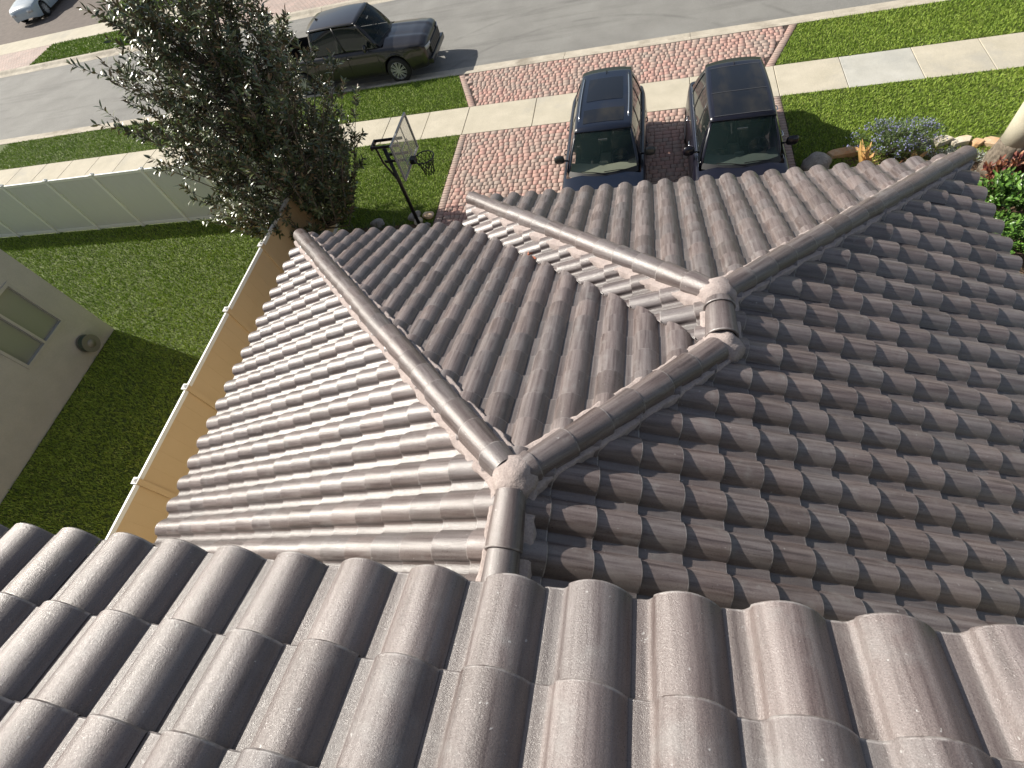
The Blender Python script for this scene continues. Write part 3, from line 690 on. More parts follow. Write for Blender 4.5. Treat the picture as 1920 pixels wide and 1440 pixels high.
def rock(name, c, s, seed, m_, label, cat='rock', flat=False, rz=0, group=None):
    bm = bmesh.new(); bmesh.ops.create_icosphere(bm, subdivisions=3, radius=1)
    R_ = Matrix.Rotation(rz, 3, 'Z')
    for v in bm.verts:
        d = v.co.normalized(); k = 1 + .28 * noise.noise(d * 1.3 + Vector((seed * 3.7, 0, 0))) + .10 * noise.noise(d * 3.5 + Vector((seed, 5, 0))) + .04 * noise.noise(d * 9)
        p = Vector((d.x * s[0], d.y * s[1], d.z * s[2])) * k
        if flat: p.z = max(-s[2] * .6, min(s[2] * (.55 + .06 * d.x), p.z))
        v.co = R_ @ p
    me = bpy.data.meshes.new(name); bm.to_mesh(me); bm.free()
    o = link(name, me, m_, None, not flat, label=label, cat=cat, group=group); o.location = c; return o
def rosette(name, loc, n, ln, wd, m_, label, cat, elev=(.3, 1.2), n2=None, **k):
    P, D, L, W = [], [], [], []
    for i in range(n):
        a = random.uniform(0, 2 * math.pi); e = random.uniform(*elev); d = (math.cos(a) * math.cos(e), math.sin(a) * math.cos(e), math.sin(e))
        P.append((d[0] * .02, d[1] * .02, .01)); D.append(d); L.append(ln * random.uniform(.6, 1.1)); W.append(wd * random.uniform(.8, 1.2))
    o = leaf_mesh(name, P, D, L, W, m_, None, None, .35, .25, label=label, cat=cat, **k); o.location = loc; return o
def bush(name, loc, r, n, ln, wd, m_, label, cat, stems=14, upw=.6, flow=None, **k):
    """a shrub: stems rising from one root, leaves along and around their tips"""
    root = empty(name, loc, label=label, cat=cat, **k); st = B(); P, D, L, W = [], [], [], []; FP = []
    per = max(1, n // stems)
    for i in range(stems):
        a = random.uniform(0, 2 * math.pi); q = random.random() ** .6; tip = Vector((math.cos(a) * r[0] * q, math.sin(a) * r[1] * q, r[2] * (1 - .45 * q * q) * random.uniform(.8, 1.1)))
        mid = tip * .5 + Vector((0, 0, r[2] * .12)); st.tube([(0, 0, 0), mid, tip], [.008, .006, .003], 4, False)
        for l in range(per):
            t = random.uniform(.3, 1.02) ** .7; p = (mid * (1 - (t - .5) * 2) + tip * ((t - .5) * 2)) if t > .5 else mid * t * 2
            p = p + rdir() * random.uniform(0, .05) * (1 + r[0]); d = (rdir(upw) + (tip - mid).normalized() * .6).normalized()
            P.append(p[:]); D.append(d[:]); L.append(ln * random.uniform(.6, 1.2)); W.append(wd * random.uniform(.7, 1.2))
        if flow:
            for l in range(flow[0]): FP.append((tip + rdir(.5) * random.uniform(0, flow[1]))[:])
    st.build('stem', M_BARK, root); leaf_mesh('foliage', P, D, L, W, m_, root)
    if flow: 
        leaf_mesh('flowers', FP, [rdir(.8)[:] for _ in FP], [flow[2]] * len(FP), [flow[2] * .8] * len(FP), flow[3], root)
    return root
random.seed(5)
M_SAGE = leaf_mat('narrow_green_leaf', (.07, .13, .03), (.15, .21, .07), (.12, .16, .07), .5)
M_BLUE = leaf_mat('blue_flower', (.17, .17, .36), (.30, .31, .50), (.2, .2, .36), .6)
M_GREY = leaf_mat('silver_leaf', (.20, .24, .20), (.34, .37, .33), (.25, .28, .25), .6)
M_BROM = leaf_mat('bromeliad_leaf', (.55, .27, .10), (.58, .48, .16), (.40, .24, .12), .45)
M_BRONZ = leaf_mat('bronze_leaf', (.16, .06, .04), (.30, .14, .07), (.15, .07, .05), .45)
M_GREEN = leaf_mat('bright_leaf', (.06, .15, .025), (.16, .30, .05), (.08, .14, .04), .35, .5)
M_RED = leaf_mat('burgundy_leaf', (.13, .025, .03), (.36, .16, .07), (.12, .05, .04), .45)
bush('flowering_shrub', (6.12, 9.72, 0), (.95, .62, .72), 4200, .10, .012, M_SAGE, 'loose shrub with small blue flowers beside the shaded lawn', 'shrub', 90, 1., (10, .12, .032, M_BLUE))
rosette('bromeliad', (5.52, 9.30, .02), 16, .62, .10, M_BROM, 'yellow and orange spiky bromeliad in front of the blue flowered shrub', 'plant', (.6, 1.45))
rosette('bromeliad', (6.05, 9.18, .02), 20, .40, .08, M_BRONZ, 'low bronze red bromeliad half hidden by the roof edge', 'plant', (.2, 1.0))
rosette('bromeliad', (6.42, 9.35, .02), 14, .38, .08, M_BROM, 'small yellow green bromeliad right of the bronze one', 'plant', (.2, 1.2))
bush('silver_plant', (6.95, 9.35, 0), (.42, .30, .30), 700, .05, .014, M_GREY, 'small silvery leaved plant behind the orange flagstones', 'plant', 34, 1.)
bush('silver_plant', (7.45, 9.25, 0), (.30, .25, .25), 420, .05, .014, M_GREY, 'smaller silvery plant next to the tip of the roof hip', 'plant', 24, 1.)
rock('boulder', (4.62, 9.55, .10), (.29, .24, .22), 1, M_ROCK, 'round grey boulder in shade at the driveway corner')
def flag(c, s, seed, m_, label, rz):
    r = random.Random(seed * 7 + 1); n = r.choice((6, 7, 7, 8)); top, bot = [], []
    for k in range(n):
        a = 2 * math.pi * (k + r.uniform(-.3, .3)) / n; q = r.uniform(.82, 1.15); x, y = math.cos(a) * s[0] * q, math.sin(a) * s[1] * q
        x, y = x * math.cos(rz) - y * math.sin(rz), x * math.sin(rz) + y * math.cos(rz)
        top.append((x * .93, y * .93, s[2] * .55 + x * .12 + r.uniform(-.008, .008))); bot.append((x, y, -s[2] * .5))
    b = B(); b.add(bot + top + [(0, 0, s[2] * .58)], [(k, (k + 1) % n, n + (k + 1) % n, n + k) for k in range(n)] + [(n + k, n + (k + 1) % n, 2 * n) for k in range(n)] + [tuple(reversed(range(n)))])
    o = b.build('flagstone', m_, bevel=.012); meta(o, label, 'stone', 'flagstones edging the planting bed'); o.location = c
for i, (x, y, sx, sy, sz, rz, m_, lb) in enumerate([
        (5.22, 9.92, .36, .17, .10, -.05, M_ORANGE, 'long flat tan flagstone lying in the shaded grass'),
        (6.72, 10.0, .24, .15, .12, .1, M_ROCK, 'grey flagstone right behind the blue flowered shrub'),
        (7.10, 10.0, .22, .14, .10, -.1, M_PALE, 'pale yellow flagstone next to the grey one'),
        (7.45, 9.93, .22, .13, .10, .05, M_PALE, 'cream flagstone in the middle of the edging'),
        (7.72, 9.83, .12, .12, .09, .6, M_ORANGE, 'small deep orange flagstone in the edging'),
        (7.98, 9.80, .19, .15, .09, -.3, M_ORANGE, 'broad orange flagstone near the palm'),
        (8.28, 9.74, .13, .12, .08, .2, M_PALE, 'small cream flagstone touching the palm')]):
    flag((x, y, sz * .5), (sx, sy, sz), i + 4, m_, lb, rz)
bush('green_shrub', (7.35, 7.65, 0), (.75, .75, .75), 2600, .11, .05, M_GREEN, 'bright green leafy shrub beside the right end of the roof', 'shrub', 60, .9)
bush('green_shrub', (7.3, 6.75, 0), (.65, .6, .55), 1700, .10, .045, M_GREEN, 'lower green shrub nearest the roof edge on the right', 'shrub', 44, .9)
bush('green_shrub', (8.4, 7.4, 0), (.7, .8, .8), 2200, .11, .05, M_GREEN, 'green shrub cut by the right edge of the picture', 'shrub', 50, .9)
bush('croton', (7.65, 8.42, 0), (.36, .32, .62), 700, .12, .045, M_RED, 'burgundy leaved croton at the foot of the palm', 'shrub', 28, 1.)
bush('croton', (8.25, 8.2, 0), (.40, .35, .82), 850, .12, .045, M_RED, 'taller orange and burgundy croton right of the palm base', 'shrub', 30, 1.)
rosette('agave', (7.05, 8.5, .02), 22, .40, .10, M_GREY, 'pale blue green spiky agave behind the end of the hip', 'plant', (.3, 1.3))
# bed at the hoop
for i, (x, y, s) in enumerate([(-6.05, 8.75, .16), (-5.0, 8.95, .15), (-4.85, 8.75, .12), (-4.62, 8.95, .13), (-4.6, 8.55, .10)]):
    rock('edging_rock', (x, y, s * .35), (s * 1.3, s, s * .6), i + 30, M_PALE if i in (2, 3) else M_ROCK,
         ['grey rock at the left end of the hoop bed', 'flat grey rock just left of the hoop pole', 'small pale rock against the hoop pole', 'pale rock right of the hoop pole by the pavers', 'smallest pale rock at the paver edge by the hoop'][i], 'rock', False, i, 'rocks edging the bed by the hoop')
M_DKG = leaf_mat('dark_strap_leaf', (.045, .075, .025), (.08, .12, .04), (.05, .07, .03), .4)
for i, (x, y) in enumerate([(-6.5, 8.25), (-5.95, 8.2), (-5.4, 8.3), (-5.65, 7.7)]):
    rosette('strap_leaf_plant', (x, y, .0), 60, .50, .022, M_DKG, ['shaded strap leaved clump nearest the tree', 'second shaded strap leaved clump from the tree', 'shaded strap leaved clump nearest the hoop pole', 'strap leaved clump closest to the roof eave'][i], 'plant', (.4, 1.4), group='strap leaved clumps in the shaded bed')
rosette('bromeliad', (-4.75, 8.2, .0), 24, .26, .05, M_RED, 'small red bromeliad at the foot of the hoop pole', 'plant', (.2, 1.2))
leaf_mesh('fallen_leaf', [(-.62 + .02 * i, 3.66 - .015 * i, 0) for i in range(3)], [(.6, .4, .3), (-.2, .8, .5), (.9, -.3, .2)], [.09] * 3, [.05] * 3, leaf_mat('dry_leaf', (.50, .16, .06), (.42, .12, .05), (.45, .15, .06), .7), None, None,
          label='dried orange leaf caught in the roof valley', cat='leaf').location = (0, 0, zf(3.66) + .11)

# ------------------------------------------------------------ basketball hoop
hp = empty('basketball_hoop', (-4.79, 8.62, 0), label='black basketball hoop with a clear framed backboard beside the driveway', cat='basketball hoop')
B().tube([(0, 0, 0), (0, 0, 2.25)], .045, 16).build('pole', M_BLACK, hp, True)
g = B()
for sy in (-.13, .13):
    g.box(-.22, .46, sy - .012, sy + .012, 2.34, 2.40).box(-.05, .46, sy - .012, sy + .012, 1.98, 2.04)
g.tube([(-.02, 0, 1.45), (-.18, 0, 1.9), (-.2, 0, 2.38)], .025, 8); g.box(-.24, -.20, -.15, .15, 2.32, 2.40)
g.build('support_arm', M_BLACK, hp)
bx = .50; w2, z0b, z1b = .62, 1.80, 2.66
g = B().box(bx - .02, bx + .02, -w2, w2, z0b, z0b + .04).box(bx - .02, bx + .02, -w2, w2, z1b - .04, z1b).box(bx - .02, bx + .02, -w2, -w2 + .04, z0b + .04, z1b - .04).box(bx - .02, bx + .02, w2 - .04, w2, z0b + .04, z1b - .04)
g.build('backboard_frame', M_FRAME, hp)
def acr(n, p):
    p.inputs['Transmission Weight'].default_value = 0; p.inputs['Alpha'].default_value = .30
M_ACR = mat('clear_board', (.55, .55, .45), .15, .5, build=acr)
B().box(bx - .006, bx + .006, -w2 + .04, w2 - .04, z0b + .04, z1b - .04).build('backboard', M_ACR, hp)
g = B()
for sy in (-.19, .19): g.box(bx - .022, bx - .008, sy - .016, sy + .016, z0b + .04, z1b - .04)
g.build('brace', M_FRAME, hp)
g = B()
for (ya, yb, za, zb) in ((-.23, .23, 2.27, 2.30), (-.23, .23, 1.93, 1.96), (-.23, -.20, 1.96, 2.27), (.20, .23, 1.96, 2.27)): g.box(bx + .007, bx + .010, ya, yb, za, zb)
g.build('target_square', mat('pale_line', (.42, .42, .38), .5), hp)
rx, rz_ = bx + .12 + .23, 1.93
g = B().tube([(rx + .23 * math.cos(t), .23 * math.sin(t), rz_) for t in [i * math.pi / 16 for i in range(33)]], .014, 8, False)
g.build('rim', M_BLACK, hp, True)
B().box(bx + .01, bx + .14, -.08, .08, rz_ - .10, rz_ + .02).build('rim_bracket', M_BLACK, hp, bevel=.01)
g = B(); nn = 12; lv = [(.225, 0), (.19, -.10), (.15, -.2), (.125, -.3), (.12, -.40)]
for k in range(nn):
    for sgn in (1, -1):
        g.tube([(rx + r_ * math.cos((k + sgn * .5 * i) * 2 * math.pi / nn), r_ * math.sin((k + sgn * .5 * i) * 2 * math.pi / nn), rz_ + z_) for i, (r_, z_) in enumerate(lv)], .0075, 4, False)
g.build('net', M_NET, hp)

# ------------------------------------------------------------ vehicles
def paint(name, c, flake=.0):
    return mat(name, c, .3, .4, metal=0, coat=.55)
M_GLASS = mat('dark_glass', (.012, .016, .016), .04, .6)
def clear(n, p):
    p.inputs['Alpha'].default_value = .38
M_WIND = mat('windscreen', (.018, .035, .03), .03, .7, build=clear)
M_CHROME = mat('chrome', (.75, .75, .76), .18, metal=1)
M_RIM = mat('alloy', (.50, .50, .51), .42, metal=.35)
M_SEAM = mat('dark_seam', (.06, .06, .065), .4)
M_INT = mat('interior_dark', (.02, .021, .024), .8)
M_TAN = mat('interior_tan', (.33, .31, .24), .7)
M_LAMP = mat('lamp_glass', (.5, .5, .5), .08, .7)
M_RED_L = mat('tail_lamp', (.25, .01, .01), .1, .7)
def interp(tab, y):
    if y >= tab[0][0]: return list(tab[0][1:])
    for a, b in zip(tab, tab[1:]):
        if y >= b[0]:
            f = (a[0] - y) / (a[0] - b[0]); f2 = f * f * (3 - 2 * f) * .5 + f * .5
            return [u + (v - u) * f2 for u, v in zip(a[1:], b[1:])]
    return list(tab[-1][1:])
def vehicle(p):
    """local y forward. tab rows: y, halfwidth, bottom, shoulder z, deck centre z"""
    root = empty(p['name'], p['loc'], p['rz'], label=p['label'], cat=p['cat'])
    pm = p['paint']; H = p['H']; wr = p['wr']; yF, yR = p['axles']
    ys = []; y = p['tab'][0][0]
    while y > p['tab'][-1][0]: ys.append(y); y -= .06
    ys.append(p['tab'][-1][0])
    cowl, tail = p['cowl'], p['tail']
    P = []
    for y in ys:
        hw, z0, zs_, zc = interp(p['tab'], y)
        zb = z0; arch = 0
        for ya in (yF, yR):
            d = abs(y - ya); ra = wr + .06
            if d < ra: zb = max(zb, wr + math.sqrt(ra * ra - d * d)); arch = 1
            if d < ra + .12: arch = max(arch, 1 - max(0, (d - ra)) / .12)
        fl = .018 * arch * (1 if hw > .8 else 0)
        row = [(hw * .96 + fl, zb), (hw + fl, max(zb + .03, z0 + .12)), (hw * 1.0 + fl, max(zb + .05, z0 + (zs_ - z0) * .45)), (hw * .985 + fl * .8, max(zb + .07, z0 + (zs_ - z0) * .72)),
               (hw * .975 + fl * .3, zs_ - .07), (hw * .945, zs_ - .012), (hw * .88, zs_ + .006), (hw * .80, zs_ + (zc - zs_) * .35), (hw * .62, zs_ + (zc - zs_) * .66), (hw * .45, zs_ + (zc - zs_) * .84 + p.get('rib', 0)), (hw * .36, zs_ + (zc - zs_) * .88 - p.get('rib', 0) * .2), (hw * .2, zs_ + (zc - zs_) * .97), (0, zc)]
        P.append((y, row))
    b = B(); n = len(P[0][1]); M2 = 2 * n - 1
    for y, row in P: b.v += [(-x, y, z) for x, z in row] + [(x, y, z) for x, z in reversed(row[:-1])]
    for i in range(len(P) - 1):
        ya = P[i][0]; yb = P[i + 1][0]
        for j in range(M2 - 1):
            deck = 6 <= j <= M2 - 8
            if deck and ya < cowl and yb > tail: continue
            b.f.append((i * M2 + j, i * M2 + j + 1, (i + 1) * M2 + j + 1, (i + 1) * M2 + j))
    # flat nose and tail closing faces
    b.f.append(tuple(range(M2))); e = (len(P) - 1) * M2; b.f.append(tuple(e + k for k in reversed(range(M2))))
    b.build('body', pm, root, True, subsurf=1)
    # cabin
    hwb = lambda y: interp(p['tab'], y)[0] * .875
    zb_ = lambda y: interp(p['tab'], y)[2] + .004
    rf, rr = p['roof']; rw = p['rw']
    def roofw(y): t = (y - rr) / (rf - rr); return rw * (1 - .10 * (1 - t) ** 2 - .04 * t ** 3)
    def roofz(y): t = (y - rr) / (rf - rr); return H - .055 * (1 - t) ** 2 - .05 * t ** 3
    R = []
    for i in range(15):
        y = rf + .0 - (rf - rr) * i / 14; w_ = roofw(y); z = roofz(y)
        off = -.11 if i == 0 else 0
        R.append([(x * w_, y + (.06 * (1 - x * x) if i < 1 else 0) - (.05 * (1 - x * x) if i == 14 else 0), z + .035 * (1 - abs(x) ** 2.4) - (.03 if abs(x) == 1 else 0)) for x in (-1, -.985, -.9, -.75, -.5, -.25, 0, .25, .5, .75, .9, .985, 1)])
    B().grid(R).build('roof', pm, root, True, solid=.03)
    yc = cowl
    def wpt(u, t):  # windscreen surface, u across -1..1, t 0 base..1 roof
        xb, xt = hwb(yc) * .93, roofw(rf) * .975
        yb_, yt = yc + .06 - .24 * u * u, rf + .045 - .06 * u * u + .01
        zB, zT = interp(p['tab'], yc)[3] - .015 - (.05 * u * u), roofz(rf) + .02 - .03 * u * u
        bow = .045 * math.sin(math.pi * t)
        return Vector(((xb + (xt - xb) * t) * u, yb_ + (yt - yb_) * t + bow * .6, zB + (zT - zB) * t + bow))
    B().grid([[wpt(u / 8 * .985, t / 6) for u in range(-8, 9)] for t in range(7)]).build('windscreen', M_WIND, root, True)
    g = B(); g.grid([[wpt(u / 8, -.05) + Vector((0, .04, .005)), wpt(u / 8, .055) + Vector((0, 0, .006))] for u in range(-8, 9)]); g.build('cowl_panel', M_BLACK, root, True)
    ry = p['rearbase']
    def rpt(u, t):
        xb, xt = hwb(ry) * .9, roofw(rr) * .93
        yb_, yt = ry + .10 * u * u, rr + .06 * u * u - .03
        zB, zT = p['rearz'], roofz(rr) + .012 - .02 * u * u
        return Vector(((xb + (xt - xb) * t) * u, yb_ + (yt - yb_) * t - .03 * math.sin(math.pi * t), zB + (zT - zB) * t))
    B().grid([[rpt(u / 4 * .97, t / 4) for u in range(-4, 5)] for t in range(5)]).build('rear_window', M_GLASS, root, True)
    for sx in (-1, 1):
        def bp(y, t): # side surface from belt to roof
            yr_ = min(max(y, rr), rf)
            return Vector((sx * (hwb(y) * (1 - t) + roofw(yr_) * .985 * t + .028 * math.sin(math.pi * t)), y, zb_(y) * (1 - t) + (roofz(yr_) - .01) * t))
        yA0, yA1 = yc - .16, rf + .0; yD0, yD1 = ry + .16, rr + .04
        def sp(s, t):
            y0_ = yA0 + (yA1 - yA0) * t; y1_ = yD0 + (yD1 - yD0) * t; y = y0_ + (y1_ - y0_) * s
            q = bp(y, t); q.y = y; return q
        cuts = p['panes']
        for a, c in zip(cuts, cuts[1:]):
            B().grid([[sp(a + .012 + (c - a - .024) * i / 5, .03 + .9 * t / 4) for i in range(6)] for t in range(5)]).build('side_window', M_GLASS, root, True)
        for c in cuts[1:-1]:
            B().grid([[sp(c - .016, t / 4), sp(c + .016, t / 4)] for t in range(5)]).build('pillar', M_BLACK, root, True, solid=.012)
        for s0_, m_ in ((0, pm), (1, pm)):
            e_ = .055 if s0_ == 0 else p.get('dp', .10)
            g = B(); g.grid([[sp(s0_ + (e_ if s0_ == 0 else -e_) * k, -.02 + 1.06 * t / 5) if k else (wpt(sx * .985, -.02 + t * 1.04 / 5) if s0_ == 0 else rpt(sx * .97, t / 5)) for k in (0, 1)] for t in range(6)])
            g.build('pillar', m_, root, True, solid=.03)
        g = B(); g.tube([sp(i / 10, .985) + Vector((0, 0, .004)) for i in range(11)], .02, 8, False); g.build('roof_edge', pm, root, True)
        g = B(); g.tube([sp(i / 12, 0) + Vector((sx * .006, 0, .0)) for i in range(13)], .009, 6, False); g.build('belt_trim', M_CHROME if p.get('chrome') else M_BLACK, root, True)
        if p.get('rails'):
            ym = [(rf - .35) + (rr + .25 - rf + .35) * i / 10 for i in range(11)]
            B().tube([(sx * (roofw(y) - .075), y, roofz(y) + (.048 if 0 < i < 10 else .012)) for i, y in enumerate(ym)], .014, 8).build('roof_rail', M_CHROME, root, True)
        # mirror
        my = yc - .56; hx = hwb(my) + .05; mz = zb_(my) + .09
        mr = B().grid([[(sx * (hx + .02 + .24 * (.5 + .5 * math.cos(a)) ), my + .06 * math.sin(b2) * (1 if math.sin(b2) > 0 else .6) * math.sin(a) ** .5 if math.sin(a) > 0 else my, mz + .03 + .11 * math.cos(b2) * (math.sin(a) ** .5 if math.sin(a) > 0 else 0)) for b2 in [k * math.pi / 6 for k in range(13)]] for a in [math.pi * q / 8 for q in range(9)]])
        mo = mr.build('mirror', p.get('mirror', pm), root, True)
        B().tube([(sx * (hx - .06), my - .02, mz - .03), (sx * (hx + .07), my, mz)], .022, 8).build('mirror_arm', pm, mo, True)
        for hy in p['handles']:
            hw_ = interp(p['tab'], hy)[0]; zz = interp(p['tab'], hy)[2] - .13
            B().tube([(sx * (hw_ * .985), hy + .09, zz), (sx * (hw_ + .025), hy + .06, zz), (sx * (hw_ + .025), hy - .06, zz), (sx * (hw_ * .985), hy - .09, zz)], .013, 6).build('door_handle', M_CHROME if p.get('chrome') else pm, root, True)
        for dy in p['seams']:
            hw_, z0, zs_, _ = interp(p['tab'], dy)
            B().tube([(sx * (hw_ * 1.001), dy, z0 + .15), (sx * hw_ * 1.001, dy, z0 + (zs_ - z0) * .6), (sx * hw_ * .978, dy, zs_ - .07), (sx * hw_ * .90, dy, zs_ + .006)], .005, 4).build('door_seam', M_RUB, root)
        # lamps
        y_ = ys[0]; hw_, z0, zs_, zc_ = interp(p['tab'], y_ - .10)
        g = B(); g.grid([[(sx * (hw_ * u), y_ - .10 + .115 - (u - .55) ** 2 * .5, zz) for u in (.58, .68, .78, .88, .97)] for zz in (zs_ - .17, zs_ - .10, zs_ - .05)]); g.build('headlight', M_LAMP, root, True, solid=.02)
        hw_, z0, zs_, zc_ = interp(p['tab'], ys[-1] + .08)
        B().box(sx * hw_ * .72 if sx > 0 else -hw_ * .99, hw_ * .99 if sx > 0 else -hw_ * .72, ys[-1] - .015, ys[-1] + .10, zs_ - .30, zs_ - .10).build('tail_lamp', M_RED_L, root, bevel=.02)
        # wheels
        for ya in (yF, yR):
            xo = sx * (interp(p['tab'], ya)[0] + .015); wd = .23; xi = xo - sx * wd
            wh = empty('wheel', (xo, ya, wr)); wh.parent = root
            g = B(); prof = [(0, wr * .62), (0.0, wr * .88), (.02, wr * .97), (.05, wr), (wd - .05, wr), (wd - .02, wr * .97), (wd, wr * .88), (wd, wr * .62)]
            g.grid([[(-sx * a_, math.cos(t) * r_, math.sin(t) * r_) for a_, r_ in prof] for t in [k * math.pi / 20 for k in range(41)]]); g.build('tyre', M_RUB, wh, True)
            g = B(); g.grid([[(-sx * a_, math.cos(t) * r_, math.sin(t) * r_) for a_, r_ in [(-.004, wr * .66), (0.004, wr * .69), (.02, wr * .62), (.12, wr * .58)]] for t in [k * math.pi / 20 for k in range(41)]])
            ns = p['spokes']
            for k in range(ns):
                a_ = 2 * math.pi * k / ns + .1; M_ = Matrix.Rotation(a_, 4, 'X')
                for dd in (-.10, .10):
                    g.box(-.005 if sx < 0 else -.018, .018 if sx < 0 else .005, -.011, .011, wr * .10, wr * .67, M_ @ Matrix.Rotation(dd, 4, 'X'))
            g.tube([(-.03 * sx, 0, 0), (.008 * sx, 0, 0)], wr * .15, 16); g.build('rim', M_RIM, wh)
            B().tube([(-sx * .10, 0, 0), (-sx * .09, 0, 0)], wr * .6, 24).build('brake_disc', M_INT, wh)
    # interior
    zi = .35
    B().box(-hwb(0) + .03, hwb(0) - .03, ry + .2, cowl - .05, zi - .08, zi).build('cabin_floor', M_INT, root)
    im = p.get('interior', M_INT)
    zd = interp(p['tab'], yc)[3]
    dsh = [[(x * hwb(yc) * .9, yc + .02 - .20 * x * x - dy, zd - .06 + dz - .03 * x * x + (.03 if dy > .3 and .1 < x < .8 else 0)) for x in [k / 8 for k in range(-8, 9)]] for dy, dz in ((0, -.03), (.2, .0), (.42, -.01), (.5, -.06), (.52, -.3))]
    B().grid(dsh).build('dashboard', p.get('dash', im), root, True)
    for sx in (-1, 1):
        for sy_, yb_ in ((0, yc - 1.15), (1, yc - 2.05)):
            if p.get('bed') and sy_: yb_ = yc - 1.95
            g = B(); g.box(sx * .37 - .24, sx * .37 + .24, yb_ - .05, yb_ + .45, zi + .05, zi + .28); g.box(sx * .37 - .23, sx * .37 + .23, yb_ - .16, yb_ - .02, zi + .25, zi + .80); g.box(sx * .37 - .12, sx * .37 + .12, yb_ - .16, yb_ - .06, zi + .82, zi + 1.0)
            g.build('seat', im, root, bevel=.05)
    B().box(-.13, .13, yc - 1.3, yc - .45, zi, zi + .32).box(-.10, .10, yc - .50, yc - .44, zd - .32, zd - .02).build('centre_console', p.get('dash', im), root, bevel=.03)
    sxw = p.get('drive', -1)
    cw = Vector((sxw * .37, yc - .52, zd + .0)); tl = Matrix.Rotation(math.radians(-62), 3, 'X')
    g = B(); g.tube([cw + tl @ Vector((.185 * math.cos(t), .185 * math.sin(t), 0)) for t in [k * math.pi / 12 for k in range(25)]], .016, 8, False)
    g.tube([cw + tl @ Vector((-.18, 0, 0)), cw + tl @ Vector((.18, 0, 0))], .014, 6).tube([cw + tl @ Vector((0, -.18, 0)), cw], .014, 6)
    g.build('steering_wheel', M_INT if not p.get('dash') else M_INT, root, True)
    lump(cw[:], .075, (1, .6, .6), 2, root, im, 'wheel_hub')
    q = wpt(0, .80); B().box(-.10, .10, q.y - .10, q.y - .07, q.z - .09, q.z - .04).build('rear_view_mirror', mat('mirror_plate', (.5, .52, .52), .2, metal=.5) if 0 else M_CHROME, root, bevel=.01)
    # wipers
    for (ua, ub) in ((-.75, -.05), (-.1, .65)):
        a_, c_ = wpt(ua, .03), wpt(ub, .07); B().tube([a_ + Vector((0, .02, .02)), (a_ + c_) / 2 + Vector((0, .02, .035)), c_ + Vector((0, .01, .02))], .009, 6).build('wiper', M_BLACK, root)
    # fin antenna
    z = roofz(rr + .22) + .035
    B().add([(-.02, rr + .30, z - .01), (.02, rr + .30, z - .01), (.025, rr + .14, z - .01), (-.025, rr + .14, z - .01), (0, rr + .15, z + .07), (0, rr + .19, z + .06)], [(0, 1, 5), (1, 2, 4, 5), (2, 3, 4), (3, 0, 5, 4), (0, 3, 2, 1)]).build('antenna', pm, root)
    if p.get('sunroof'):
        a, c, w_ = p['sunroof']
        def rg(y, x, dz): return (x * roofw(y), y, roofz(y) + .035 * (1 - abs(x) ** 2.4) + .020 + dz)
        B().grid([[rg(a + (c - a) * i / 6, x / 6 * w_, .0) for x in range(-6, 7)] for i in range(7)]).build('sunroof', mat('sunroof_glass', (.01, .011, .013), .05, .6), root, True)
    if p.get('panels'):
        a, c, w_ = p['panels']
        def rg(y, x, dz): return (x * roofw(y), y, roofz(y) + .035 * (1 - abs(x) ** 2.4) + .020 + dz)
        B().grid([[rg(a + (c - a) * i / 6, x / 6 * w_, .0) for x in range(-6, 7)] for i in range(7)]).build('roof_glass', mat('roof_glass_panel', (.01, .011, .013), .05, .6), root, True)
    for yy in p.get('lines', []):
        B().grid([[(x / 6 * rw * .86, yy + dy - .03 * (x / 6) ** 2, roofz(yy) + .035 * (1 - abs(x / 6 * .86) ** 2.4) + .024) for x in range(-6, 7)] for dy in (-.008, .008)]).build('roof_seam', M_SEAM, root)
    if p.get('bed'):
        g = B(); yn = ys[0]
        g.box(-.60, .60, yn - .02, yn + .035, .62, .90)
        for zz in (.68, .76, .84): g.box(-.56, .56, yn + .036, yn + .048, zz - .012, zz + .012)
        g.build('grille', M_BLACK, root, bevel=.01)
        B().box(-.86, .86, yn - .12, yn + .075, .40, .58).build('bumper', pm, root, bevel=.03)
        y0_, y1_ = p['bed']; hwv = interp(p['tab'], -1.8)[0] * .86; zt = interp(p['tab'], -1.8)[2]
        g = B(); g.box(-hwv, hwv, y1_, y0_, .72, .75).box(-hwv - .01, -hwv, y1_, y0_, .75, zt).box(hwv, hwv + .01, y1_, y0_, .75, zt).box(-hwv, hwv, y0_ - .03, y0_, .75, zt).box(-hwv, hwv, y1_, y1_ + .05, .75, zt)
        g.build('truck_bed', M_BLACK, root)
        B().box(-hwv, hwv, y0_ - .01, y0_ + .05, zt - .1, zt + .1).build('cab_back', pm, root)
    return root
SUV = [(2.36, .50, .34, .62, .66), (2.31, .72, .28, .70, .78), (2.2, .84, .23, .79, .88), (1.95, .915, .20, .87, .95), (1.5, .935, .20, .92, 1.01), (1.15, .94, .20, .955, 1.05), (.9, .94, .2, .97, 1.06),
       (0, .94, .2, .985, 1.0), (-1.2, .94, .2, 1.02, 1.03), (-1.9, .93, .22, 1.04, 1.05), (-2.2, .89, .26, 1.02, 1.03), (-2.34, .82, .32, .95, .96), (-2.38, .70, .38, .86, .87)]
common = dict(cat='car', tab=SUV, H=1.66, wr=.35, axles=(1.42, -1.38), cowl=1.12, tail=-2.12, roof=(.40, -1.98), rw=.635, rearbase=-2.26, rearz=1.06, panes=[0, .36, .68, 1.0], handles=(-.05, -.95), seams=(.78, -.22, -1.2), spokes=10)
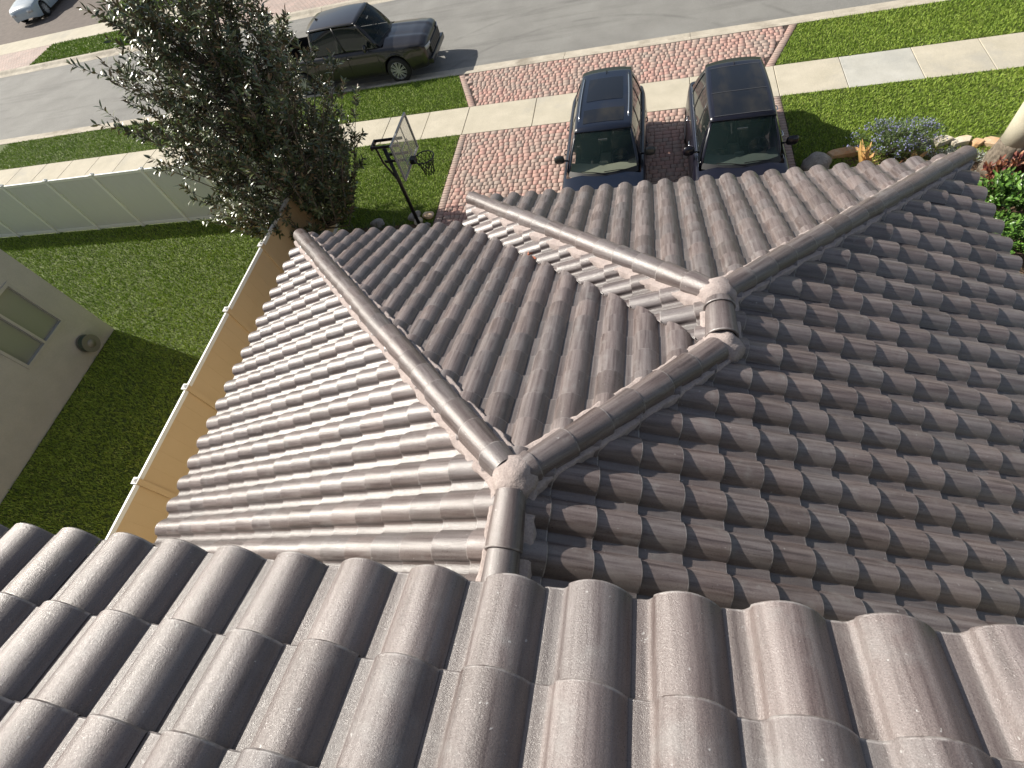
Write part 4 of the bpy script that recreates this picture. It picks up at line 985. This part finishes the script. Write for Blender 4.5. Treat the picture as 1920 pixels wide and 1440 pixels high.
vehicle(dict(common, name='parked_suv', loc=(0.0, 9.76, 0), rz=math.pi, label='dark navy suv with silver roof rails parked nearer the lawn and hoop', paint=paint('navy_paint', (.006, .010, .022)), rails=True, sunroof=(.18, -.30, .72), panels=(-.62, -1.55, .66),
             interior=mat('cabin_grey', (.035, .038, .04), .8), dash=mat('dash_green_grey', (.36, .39, .29), .7), mirror=paint('mirror_navy', (.05, .055, .05)), drive=-1))
vehicle(dict(common, name='parked_suv', loc=(2.83, 9.62, 0), rz=math.pi + .012, label='black suv with a full glass roof parked beside the right lawn', paint=paint('black_paint', (.006, .006, .013)), chrome=True, panels=(.34, -1.45, .84), lines=(.34, -.45, -1.45), roof=(.42, -1.74), rearbase=-2.12,
             H=1.67, rw=.64, drive=-1, interior=mat('cabin_black', (.02, .02, .022), .8), dash=mat('dash_dark_green', (.10, .13, .11), .7)))
TRK = [(2.92, .62, .45, .86, .92), (2.86, .86, .40, 1.0, 1.07), (2.7, .95, .36, 1.07, 1.15), (2.3, .99, .34, 1.10, 1.19), (1.55, 1.0, .34, 1.13, 1.24), (1.3, 1.0, .34, 1.14, 1.25), (0, 1.0, .34, 1.16, 1.17), (-1.0, 1.0, .34, 1.17, 1.18),
       (-2.5, 1.0, .40, 1.17, 1.18), (-2.85, .97, .45, 1.16, 1.17), (-2.92, .90, .5, 1.1, 1.11)]
vehicle(dict(name='pickup_truck', cat='pickup truck', loc=(-8.97, 17.05, -.085), rz=-math.pi / 2, label='dark grey four door pickup parked on the road behind the tree', paint=paint('charcoal_paint', (.018, .017, .019)), tab=TRK, H=1.94, wr=.41,
             axles=(1.72, -1.95), cowl=1.42, tail=-2.84, roof=(.72, -1.15), rw=.745, rearbase=-1.36, rearz=1.2, panes=[0, .5, 1.0], handles=(.15, -.8), seams=(1.15, .05, -1.15), spokes=10, rib=.022, bed=(-1.42, -2.80), dp=.06))
common['tab'] = SUV
vehicle(dict(common, name='parked_car', loc=(-36.2, 31.6, 0), rz=math.pi + .2, label='pale blue grey car in the driveway across the road at the top left corner', paint=paint('pale_blue_paint', (.38, .44, .48)), H=1.5, rw=.62))
